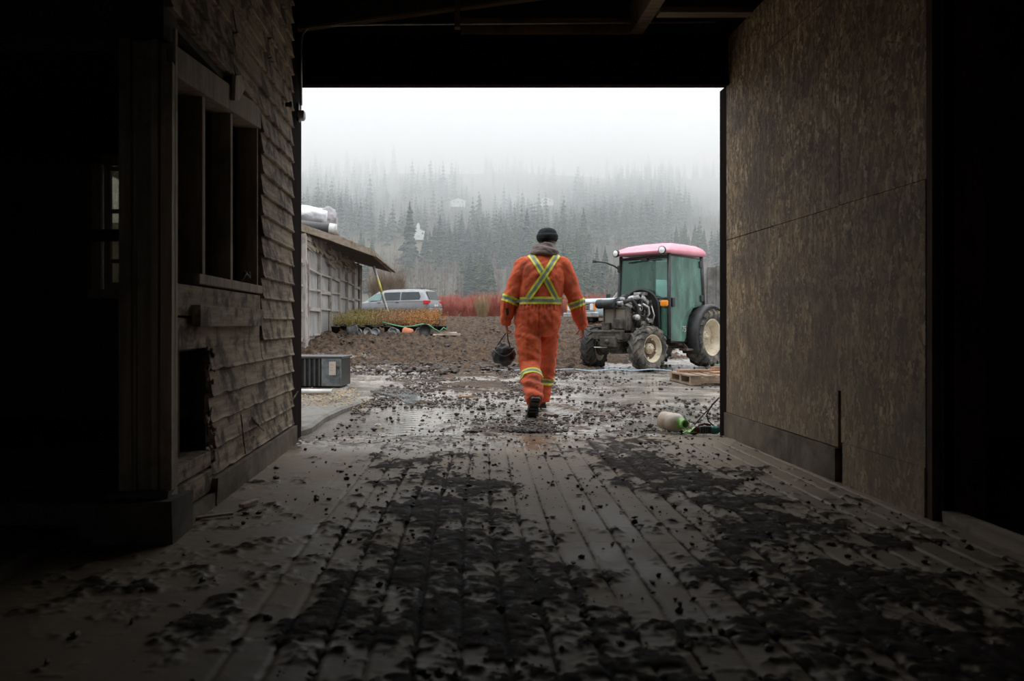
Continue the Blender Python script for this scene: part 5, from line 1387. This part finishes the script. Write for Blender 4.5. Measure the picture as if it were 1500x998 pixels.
def man():
    H = empty('person', (MX, MY, 0), 0, 'man in orange coveralls with yellow reflective straps walking away into the muddy yard', 'person')
    D = 7.62
    # joints
    shL, shR = Q(766, 388, D), Q(824, 388, D)
    elL, elR = Q(746, 440, 7.60), Q(845, 444, 7.62)
    wrL, wrR = Q(741, 474, 7.66), Q(853, 478, 7.72)
    hpL, hpR = Q(773, 476, D-.01), Q(802, 476, D+.03)
    knL, knR = Q(776, 535, 7.56), Q(799, 532, 7.98)
    anL, anR = Q(783, 581, 7.22), Q(794, 581, 8.02)
    # ---- body (one continuous skin surface)
    b = MB()
    rings = [ering(Q(787, 487, D), .12, .09), ering(Q(787, 470, D), .165, .11), ering(Q(790, 445, D), .15, .10), ering(Q(792, 420, D), .16, .105), ering(Q(794, 398, D), .18, .11), ering(Q(795, 384, D+.01), .17, .09), ering(Q(797, 374, D+.03), .09, .07), ering(Q(799, 366, D+.05), .06, .065), ering(Q(801, 357, D+.07), .058, .065)]
    b.loft(rings)
    hc = Q(801.5, 353, D+.09)      # head centre
    b.ell(hc, (.076, .096, .115), 20, 14)
    b.ell(hc+Vector((0, .035, -.065)), (.055, .065, .055), 16, 10)      # jaw
    b.ell(hc+Vector((0, .10, -.01)), (.013, .02, .025), 10, 7); b.ell(hc+Vector((0, .085, -.055)), (.025, .014, .010), 10, 7)   # nose, lips
    for s in (1, -1):
        b.ell(hc+Vector((s*.078, .0, -.01)), (.012, .02, .032), 10, 7)
        b.ell(hc+Vector((s*.032, .083, .012)), (.014, .010, .009), 10, 7)
    for (s_, e_, w_, r3) in ((shL, elL, wrL, (.052, .040, .028)), (shR, elR, wrR, (.052, .040, .028))):
        b.tube([s_, s_.lerp(e_, .5), e_, e_.lerp(w_, .35), w_], [r3[0], .05, r3[1], .042, r3[2]], 14); b.ell(s_, (.06, .055, .06), 12, 8)
    for (h_, k_, a_) in ((hpL, knL, anL), (hpR, knR, anR)):
        b.tube([h_+Vector((0, 0, .05)), h_.lerp(k_, .4), k_, k_.lerp(a_, .35), a_], [.085, .078, .055, .058, .038], 14)
    def foot(a_, d, rr=.036):
        d = d.normalized(); b.tube([a_, a_+d*.09, a_+d*.17], [rr, .038, .026], 12)
    fdL = Vector((-.02, .13, -.17)); fdR = Vector((.03, 1, -.06))
    foot(anL, fdL); foot(anR+Vector((0, -.02, -.03)), fdR)
    # hands
    def hand(w_, d, side, curl, nrm):
        """w_: wrist; d: finger direction; nrm: palm normal (curl toward it); side vector: thumb side"""
        d = d.normalized(); nrm = (nrm - d*nrm.dot(d)).normalized(); sd = side.normalized()
        rings = []
        for t, hw, ht in ((0, .026, .019), (.03, .034, .018), (.06, .040, .017), (.088, .041, .0145), (.10, .038, .011)):
            rings.append([w_ + d*t + sd*hw*math.cos(2*PI*k/14) + nrm*ht*math.sin(2*PI*k/14) for k in range(14)])
        b.loft(rings)
        for i, (off, L) in enumerate(((.030, .072), (.0105, .080), (-.010, .075), (-.030, .060))):
            p = w_ + d*.088 + sd*off; pts = [w_ + d*.05 + sd*off*.8, p]; ang = 0
            for j, f in enumerate((.42, .32, .26)):
                ang += curl*(1.0 if j else .8) + .03*i; v = d*math.cos(ang) + nrm*math.sin(ang); p = p + v*L*f; pts.append(p)
            b.tube(pts, [.0085, .0092, .0085, .0078, .0062], 10)
        p0 = w_ + d*.028 + sd*.025; v1 = (d*.6 + sd*.7 + nrm*.35).normalized(); v2 = (d*.85 + sd*.15 + nrm*.6).normalized()
        b.tube([p0, p0+v1*.035, p0+v1*.035+v2*.030, p0+v1*.035+v2*.055], [.013, .0115, .010, .0075], 10)
    # his left hand (screen left) closed round the straps; right hand hanging open
    hand(wrL, Vector((.05, -.02, -1)), Vector((-.15, .95, .1)), 1.15, Vector((1, 0, 0)))
    hand(wrR+Vector((0, 0, .0)), Vector((.02, .16, -1)), Vector((-.25, .9, .1)), .42, Vector((-1, -.1, 0)))
    remeshed(b, .0045, 2, 'body', M_skin, H)
    # ---- coverall
    c = MB()
    rings = [ering(Q(787, 492, D), .12, .10, 24), ering(Q(786.5, 484, D), .205, .14, 24, p=2.3), ering(Q(787, 472, D), .232, .158, 24, p=2.3), ering(Q(788, 457, D), .228, .155, 24, p=2.3), ering(Q(790, 444, D), .220, .145, 24, p=2.3), ering(Q(790.5, 438, D), .222, .145, 24, p=2.3), ering(Q(792, 422, D), .232, .150, 24, p=2.3), ering(Q(793, 404, D), .240, .150, 24, p=2.3), ering(Q(794, 390, D+.01), .238, .135, 24, p=2.3), ering(Q(795, 381, D+.02), .205, .115, 24), ering(Q(796, 375, D+.03), .15, .10, 24), ering(Q(798, 369, D+.04), .10, .085, 24)]
    c.loft(rings)
    for (s_, e_, w_, sg) in ((shL, elL, wrL, -1), (shR, elR, wrR, 1)):
        c.ell(s_+Vector((0, 0, -.005)), (.085, .088, .080), 18, 12)
        c.tube([s_, s_.lerp(e_, .35), s_.lerp(e_, .75), e_, e_.lerp(w_, .4), e_.lerp(w_, .8), e_.lerp(w_, 1.06)], [.086, .087, .080, .078, .074, .056, .050], 20)
    lw = anL+Vector((0, -.015, -.045)); rw = anR+Vector((0, 0, -.045))
    c.tube([hpL+Vector((0, 0, .06)), hpL.lerp(knL, .3), hpL.lerp(knL, .7), knL, knL.lerp(lw, .3), knL.lerp(lw, .6), knL.lerp(lw, .9), lw], [.125, .125, .112, .103, .098, .090, .084, .078], 22)
    c.tube([hpR+Vector((0, 0, .06)), hpR.lerp(knR, .3), hpR.lerp(knR, .7), knR, knR.lerp(rw, .3), knR.lerp(rw, .6), knR.lerp(rw, .9), rw], [.125, .124, .110, .102, .095, .088, .084, .080], 22)
    def wrinkle(co, no):
        x, y, z = co[:, 0], co[:, 1], co[:, 2]
        f = fbm(x*9+z*5+3, z*6.5-x*4+y*3, 7, 4, .55) - .5
        f2 = np.abs(fbm(x*7-z*7+9, z*5+y*6, 13, 3)-.5)
        d = .030*f - .034*f2 + .009
        # folds bunch at knees, ankles and inner elbows
        def near(zc, w): return np.exp(-((z-zc)/w)**2)
        d += .017*np.sin((z*70 + x*22 + 6*f))*(near(.30, .09)*(np.abs(x) < .3)*.8 + near(.78, .05)*.35 + near(.58, .05)*.4 + near(1.12, .04)*.35*(np.abs(x) > .2))
        d += .010*np.sin(z*48+x*60+5*f)*near(.92, .1)*.4
        d -= .016*np.exp(-((x-Q(787, 470, D).x)/.012)**2)*sstep(1.10, .98, z)*sstep(.78, .86, z)*(y < .32)   # seat seam
        # elastic waist gathers
        d += .006*np.sin(x*190)*near(1.085, .05)*(y < .35)
        return co + no*d[:, None]
    cov = remeshed(c, .0085, 5, 'coverall', M_orangecloth, H, wrinkle)
    # cut the sleeve and trouser ends open is not needed: cuffs sit over wrists and ankles
    me = cov.data; bvh = BVHTree.FromPolygons([v.co.copy() for v in me.vertices], [tuple(p.vertices) for p in me.polygons])
    def ribbon(name, rows_fn, nseg, w, parent, closed):
        """rows_fn(t) -> (origin list of points across the width, ray direction)"""
        cols = []
        for i in range(nseg + (0 if closed else 1)):
            pts = []
            for u in (-1, -.45, -.40, .40, .45, 1):
                o_, d_ = rows_fn(i/nseg, u*w/2)
                hit = bvh.ray_cast(o_, d_)
                p = hit[0] if hit[0] is not None else None
                pts.append(p + hit[1]*.0045 if p is not None else None)
            cols.append(pts)
        b2 = MB(); idx = {}
        for i, col in enumerate(cols):
            for j, p in enumerate(col):
                if p is not None: idx[(i, j)] = len(b2.v); b2.v.append(tuple(p))
        n = len(cols)
        for i in range(n if closed else n-1):
            k = (i+1) % n
            for j in range(5):
                q = [(i, j), (k, j), (k, j+1), (i, j+1)]
                if all(a in idx for a in q):
                    P4 = [Vector(b2.v[idx[a]]) for a in q]
                    if max((P4[0]-P4[1]).length, (P4[1]-P4[2]).length, (P4[2]-P4[3]).length) > .05: continue
                    b2.f.append(tuple(idx[a] for a in q)); b2.m.append(1 if j == 2 else 0); b2.sm.append(True)
        return b2.build(name, [M_yellow, M_reflect], parent)
    def band(name, cen, ax, w, far=.5, n=72):
        cen = Vector(cen); ax = Vector(ax).normalized(); u = ax.cross(Vector((0, 1, 0))).normalized(); v = ax.cross(u)
        def fn(t, off):
            a = 2*PI*t; d = (u*math.cos(a) + v*math.sin(a)); o_ = cen + ax*off + d*far
            return o_, -d
        o = ribbon(name, fn, n, w, cov, True); o['label'] = 'yellow and grey reflective band'; return o
    wv = Q(790.5, 441.5, D); band('waist_band', wv, (0, .03, 1), .074, .29)
    def limb_band(p, q, t, w, far): band('reflective_band', p.lerp(q, t), q-p, w, far)
    limb_band(shL, elL, .99, .070, .115); limb_band(shR, elR, 1.02, .070, .115)
    limb_band(knL, lw, .34, .070, .13); limb_band(knR, rw, .46, .070, .115)
    def strap(p0, p1, lift):
        a = Vector((p0[0], 0, p0[1])); e = Vector((p1[0], 0, p1[1])); dirv = (e-a).normalized(); sd = Vector((dirv.z, 0, -dirv.x))
        def fn(t, off): return a.lerp(e, t) + sd*off + Vector((0, -1.2, 0)), Vector((0, 1, 0))
        o = ribbon('crossed_strap', fn, 50, .066, cov, False); o.location.y = -lift; o['label'] = 'yellow and grey reflective strap crossing the back'
    def xz(px, py): v = Q(px, py, D-.13); return (v.x, v.z)
    strap(xz(776.5, 367.5), xz(815, 438), 0); strap(xz(818.5, 371.5), xz(773.5, 437), .004)
    # front straps
    for px in (780, 806):
        a = Q(px, 372, D); 
        def fn(t, off, px=px): 
            z0 = Q(px, 372, D).z; z1 = Q(px, 437, D).z
            return Vector((Q(px, 400, D).x+off, 1.6, z0+(z1-z0)*t)), Vector((0, -1, 0))
        ribbon('chest_strap', fn, 30, .055, cov, False)
    # back pockets, cuffs, collar
    def patch(name, pts, mat, lift=.004, n=8):
        """quadrilateral laid on the back of the cloth; pts px corners (tl, tr, br, bl)"""
        P4 = [Q(a, b_, D-.14) for a, b_ in pts]; b2 = MB(); ok = True; vs = []
        for i in range(n+1):
            for j in range(n+1):
                L_ = P4[0].lerp(P4[3], i/n); R_ = P4[1].lerp(P4[2], i/n); p = L_.lerp(R_, j/n)
                h = bvh.ray_cast(Vector((p.x, -1.2, p.z)), Vector((0, 1, 0)))
                e = (i in (0, n)) or (j in (0, n))
                vs.append((h[0] + h[1]*(0 if e else lift)) if h[0] is not None else p)
        b2.add(vs, [(i*(n+1)+j, i*(n+1)+j+1, (i+1)*(n+1)+j+1, (i+1)*(n+1)+j) for i in range(n) for j in range(n)], 0, True)
        return b2.build(name, mat, cov)
    patch('back_pocket', [(761, 456), (776, 454), (775, 480), (763, 476)], M_orangecloth, .007)
    patch('back_pocket', [(807, 454), (823, 458), (820, 478), (808, 482)], M_orangecloth, .007)
    hd_ = patch('torn_hole', [(741, 452), (745, 451), (747, 461), (743, 463)], M_boot, .002)
    # boots
    b = MB(); d = fdL.normalized()
    side = Vector((1, 0, 0)); up = d.cross(side).normalized()
    def boot(a_, d, nm):
        side = Vector((1, 0, 0)); side = (side - d*side.dot(d)).normalized(); up = side.cross(d).normalized()
        if up.z < 0: up = -up
        b = MB(); rings = []
        for t, hw, lo, hi in ((-.055, .028, -.045, .0), (-.045, .038, -.05, .02), (-.01, .042, -.05, .035), (.05, .042, -.05, .045), (.11, .050, -.05, .028), (.16, .050, -.048, .008), (.195, .036, -.045, -.010), (.21, .018, -.04, -.022)):
            rings.append([a_ + d*t + side*hw*math.cos(2*PI*k/18) + up*((hi+lo)/2 + (hi-lo)/2*math.sin(2*PI*k/18)) for k in range(18)])
        b.loft(rings)
        bt = b.build(nm, M_boot, H)
        s2 = MB(); rings = []
        for t, hw in ((-.06, .03), (-.05, .042), (-.02, .045), (.0, .042), (.05, .043), (.11, .053), (.165, .052), (.2, .038), (.215, .018)):
            z0 = -.068 if not (-.01 < t < .06) else -.058
            rings.append([a_ + d*t + side*sx_*hw + up*zz for sx_, zz in ((-1, z0), (1, z0), (1.03, -.045), (-1.03, -.045))])
        s2.loft(rings, 0, True, False)
        for k in range(7):
            t = -.05 + k*.038; 
            if 2 <= k <= 2: continue
            s2.add([a_ + d*(t+dx) + side*sx_*.036 + up*zz for dx in (0, .018) for sx_ in (-1, 1) for zz in (-.075, -.065)], [(0,1,3,2),(4,6,7,5),(0,2,6,4),(1,5,7,3),(0,4,5,1),(2,3,7,6)])
        s2.build('boot_sole', M_black, bt)
    boot(anL + Vector((0, .0, -.015)), fdL.normalized(), 'boot'); boot(anR + Vector((0, 0, -.045)), Vector((.05, 1, -.02)).normalized(), 'boot')
    # hood bunched round the neck
    b = MB()
    nk = Q(797.5, 366, D+.03)
    for i, (dz, rx, ry, dy) in enumerate(((-.075, .105, .095, -.01), (-.05, .138, .118, -.015), (-.02, .140, .122, -.015), (.015, .118, .108, 0), (.045, .092, .092, .01), (.055, .080, .082, .015), (.03, .070, .072, .015), (-.03, .06, .06, .01))):
        pass
    rings = [ering(nk+Vector((.0+dz*.10, dy, dz)), rx, ry, 26, Matrix.Rotation(.06, 3, 'Y')) for dz, rx, ry, dy in ((-.075, .105, .095, -.01), (-.05, .140, .118, -.02), (-.022, .142, .124, -.02), (.015, .124, .112, -.005), (.05, .098, .096, .01), (.066, .084, .086, .018), (.05, .072, .074, .018), (-.03, .06, .06, .01))]
    b.loft(rings)
    def hw(co, no):
        x, y, z = co[:, 0], co[:, 1], co[:, 2]; f = fbm(x*14+z*20, z*22+y*9, 19, 3)-.5
        return co + no*(.02*f + .006*np.sin(z*95+x*14+5*f))[:, None]
    hood = remeshed(b, .007, 2, 'hood', M_hood, H, hw)
    # hair edge and knitted hat with a rolled brim
    b = MB(); b.ell(hc+Vector((0, -.008, -.02)), (.081, .094, .085), 20, 12); b.build('hair', M_hair, H)
    b = MB(); hq = hc + Vector((0, -.005, .035)); tl = Matrix.Rotation(-.10, 3, 'X')
    b.loft([ering(hq + tl @ Vector((0, 0, dz)), r_, r_*1.14, 26) for dz, r_ in ((-.045, .092), (-.02, .108), (.012, .112), (.028, .106), (.034, .096), (.05, .094), (.075, .080), (.09, .058), (.098, .03), (.10, .006))])
    def kn(co, no):
        x, y, z = co[:, 0], co[:, 1], co[:, 2]; f = fbm(x*16, z*16+y*9, 29, 3)-.5; a = np.arctan2(y-hc.y, x-hc.x)
        return co + no*(.012*f + .0012*np.sin(a*90))[:, None]
    hat = remeshed(b, .0055, 1, 'hat', M_hat, H, kn)
    return dict(wrL=wrL, H=H)
MAN = man()
def bag():
    """black rounded bag hanging from his left hand"""
    w = MAN['wrL'] + Vector((MX, MY, 0)); gp = w + Vector((.012, -.003, -.085))
    r = empty('shoulder_bag', (gp.x-.035, gp.y, gp.z-.235), 0, 'round black bag hanging by two straps from the hand of the man', 'bag')
    o = blob('bag_body', M_boot, (0, 0, 0), (.112, .10, .115), 4, .22, r, 4)
    b = MB()
    c = Vector((.035, 0, .235))
    b.tube([c+Vector((.0, .01, .0)), Vector((-.02, .01, .16)), Vector((-.055, .0, .11)), Vector((-.085, -.03, .06))], [.012]*4, 8, sq=(1.5, .5))
    b.tube([c+Vector((.0, -.01, .0)), Vector((.045, -.01, .15)), Vector((.060, -.02, .10)), Vector((.075, -.02, .05))], [.012]*4, 8, sq=(1.5, .5))
    b.build('strap', M_hat, r)
    b = MB(); b.tube([(.10*math.cos(a), -.035-.075*abs(math.sin(a)), .02+.03*math.cos(a*2)) for a in [PI+PI*k/14 for k in range(15)]], .008, 8); b.build('zip_seam', M_black, r)
bag()
# ---------------------------------------------------------------- loose mud, leaves, debris
def clods(name, pts, mats, label, kind='stuff', seed=1):
    bm = bmesh.new(); bmesh.ops.create_icosphere(bm, subdivisions=1, radius=1); bv = np.array([v.co[:] for v in bm.verts]); bf = np.array([[v.index for v in f.verts] for f in bm.faces]); bm.free()
    rg = np.random.RandomState(seed); n = len(pts); nv = len(bv)
    s = np.array([p[3] for p in pts])[:, None, None]
    j = 1 + rg.uniform(-.35, .35, (n, nv, 1)); sc = rg.uniform(.6, 1.5, (n, 1, 3)); sc[:, :, 2] *= .6
    V = bv[None]*j*sc*s + np.array([p[:3] for p in pts])[:, None, :]
    F = (bf[None] + (np.arange(n)*nv)[:, None, None]).reshape(-1, 3)
    o = np_obj(name, V.reshape(-1, 3), F, mats)
    return tag(o, label, 'mud', kind=kind)
def scatter():
    rg = random.Random(9); pts = []
    for i in range(90000):
        y = 6.22 + 11*rg.random()**1.4; x = rg.uniform(-.30, .46)*max(y, 7)+.0
        if x < -1.0 and y < 12.5: continue
        d = math.exp(-((x-.3)/(1.3+.05*y))**2)
        m = float(vnoise(np.array([x*1.7]), np.array([y*1.7]), 77)[0]); m2 = float(vnoise(np.array([x*6]), np.array([y*6]), 78)[0])
        pr = (.04 + .70*d)*(.05+3.0*max(0, m-.22)*m2*1.3) * (1 if y < 13 else 1.2)
        if rg.random() > pr*.75: continue
        s = .0045 + .015*rg.random()**3*(1+.05*y)
        if y > 13.5 and x < 2.4: s *= 2.0
        pts.append((x, y, gz1(x, y)+s*.15, s))
        if len(pts) > 15000: break
    for i in range(5200):
        y = rg.uniform(12.5, 27); x = rg.uniform(-.24, .30)*y
        if x < -3.0 or (x > 2.2 and y < 17.5) or (y > 20.5 and x < .1): continue
        if rg.random() > .25+1.2*float(vnoise(np.array([x*1.1]), np.array([y*1.1]), 75)[0])**2: continue
        s = .015 + .065*rg.random()**4; pts.append((x, y, gz1(x, y)+.05+s*.1, s))
    clods('mud_clods', pts, M_clod, 'dark clods and crumbs of mud strewn over the wet yard')
    pts = []
    for i in range(9000):
        y = rg.uniform(1.6, 6.1); x = rg.uniform(-1.1, 2.15)
        m2 = float(vnoise(np.array([x*5]), np.array([y*5]), 79)[0]); c = math.exp(-((x+.22-.1*(6-y))/.55)**2)+math.exp(-((x-1.22-.02*(6-y))/.55)**2)
        if rg.random() > (.08+.5*c+.35*(y > 5.5))*m2*1.3: continue
        s = .003 + .011*rg.random()**3; pts.append((x, y, s*.3+.003, s))
    clods('mud_crumbs', pts, M_clod, 'small dark crumbs of mud scattered on the passage floor', seed=4)
scatter()
# straw-coloured litter at the slab edge
def litter():
    rg = random.Random(12); V = []; F = []
    for i in range(2600):
        y = 8.2+rg.gauss(0, .55); x = -1.35+rg.gauss(0, .33)
        if rg.random() < .3: y = rg.uniform(8.6, 9.6); x = rg.uniform(-2.1, -1.2)
        if y < 7.5 or x < -2.4 or x > -.85: continue
        z = (.058 if x < -1.02 else .02)+rg.uniform(0, .015); a = rg.uniform(0, 6.28); L = rg.uniform(.01, .035); w = rg.uniform(.002, .008)
        d = Vector((math.cos(a), math.sin(a), rg.uniform(-.2, .5))).normalized()*L; u = Vector((-math.sin(a), math.cos(a), 0))*w; o = len(V); p = Vector((x, y, z))
        V += [tuple(p-u), tuple(p+u), tuple(p+d+u), tuple(p+d-u)]; F.append((o, o+1, o+2, o+3))
    tag(np_obj('leaf_litter', V, F, pmat('straw_litter', (.28,.19,.10,1), (.46,.34,.20,1), s=20, rough=.9, bump=0)), 'dry straw coloured leaf litter scattered along the slab edge', 'litter', kind='stuff')
litter()
# pool of water between slab and mud
M_water = pmat('puddle_water', (.10,.11,.115,1), (.13,.14,.145,1), s=3, rough=.05, bump=.02, spec=.8)
pts = [(-1.02, 9.55), (-.78, 9.9), (-.55, 9.8), (-.42, 9.2), (-.33, 8.6), (-.40, 8.15), (-.52, 8.35), (-.62, 8.8), (-.85, 9.2)]
o = MB().add([(x, y, gz1(x, y)+.008) for x, y in pts] + [(x, y, gz1(x, y)-.03) for x, y in pts], [tuple(range(9)), tuple(range(9, 18))[::-1]] + [(i, i+9, (i+1) % 9+9, (i+1) % 9) for i in range(9)]).build('puddle', M_water)
tag(o, kind='stuff'); tag(o, 'narrow grey puddle between the slab and the mud', 'puddle')
# sticks and scraps
o = MB().bbox((-.012, -.06, .0), (.016, .06, .018), .004).prism([(-.012, .06), (.016, .06), (.0, .09)], 2, 0, .015).build('wood_chip', M_trimwood); o.location = (-.99, 3.67, .012); o.rotation_euler = (0, .1, -.35)
tag(o, 'pale splinter of wood lying on the floor by the left wall', 'splinter')
o = MB().bbox((-.10, -.008, 0), (.10, .012, .012), .003).build('wood_chip', M_trimwood); o.location = (-1.10, 3.45, .008); o.rotation_euler = (0, 0, .5)
tag(o, 'thin pale lath splinter lying against the left concrete footing', 'splinter')
o = blob('rubble_piece', M_white, (0, 0, 0), (.028, .02, .012), 5, .4, None, 3); o.location = (.62-1.3+.05, 6.3+.2, .02); tag(o, 'small white scrap on the wet ground near the left of the doorway', 'scrap')
o = blob('rubble_piece', M_conc, (0, 0, 0), (.09, .07, .02), 8, .5, None, 3); o.location = (.41, 9.9, .02); tag(o, 'pale flat stone in the mud left of the walking man', 'stone')
o = MB().bbox((-.09, -.03, 0), (.09, .03, .02), .005).build('plank_scrap', M_rust); o.location = (.18, 8.9, .02); o.rotation_euler = (0, 0, .3); tag(o, 'short rusty brown scrap lying in the mud left of the man', 'scrap')
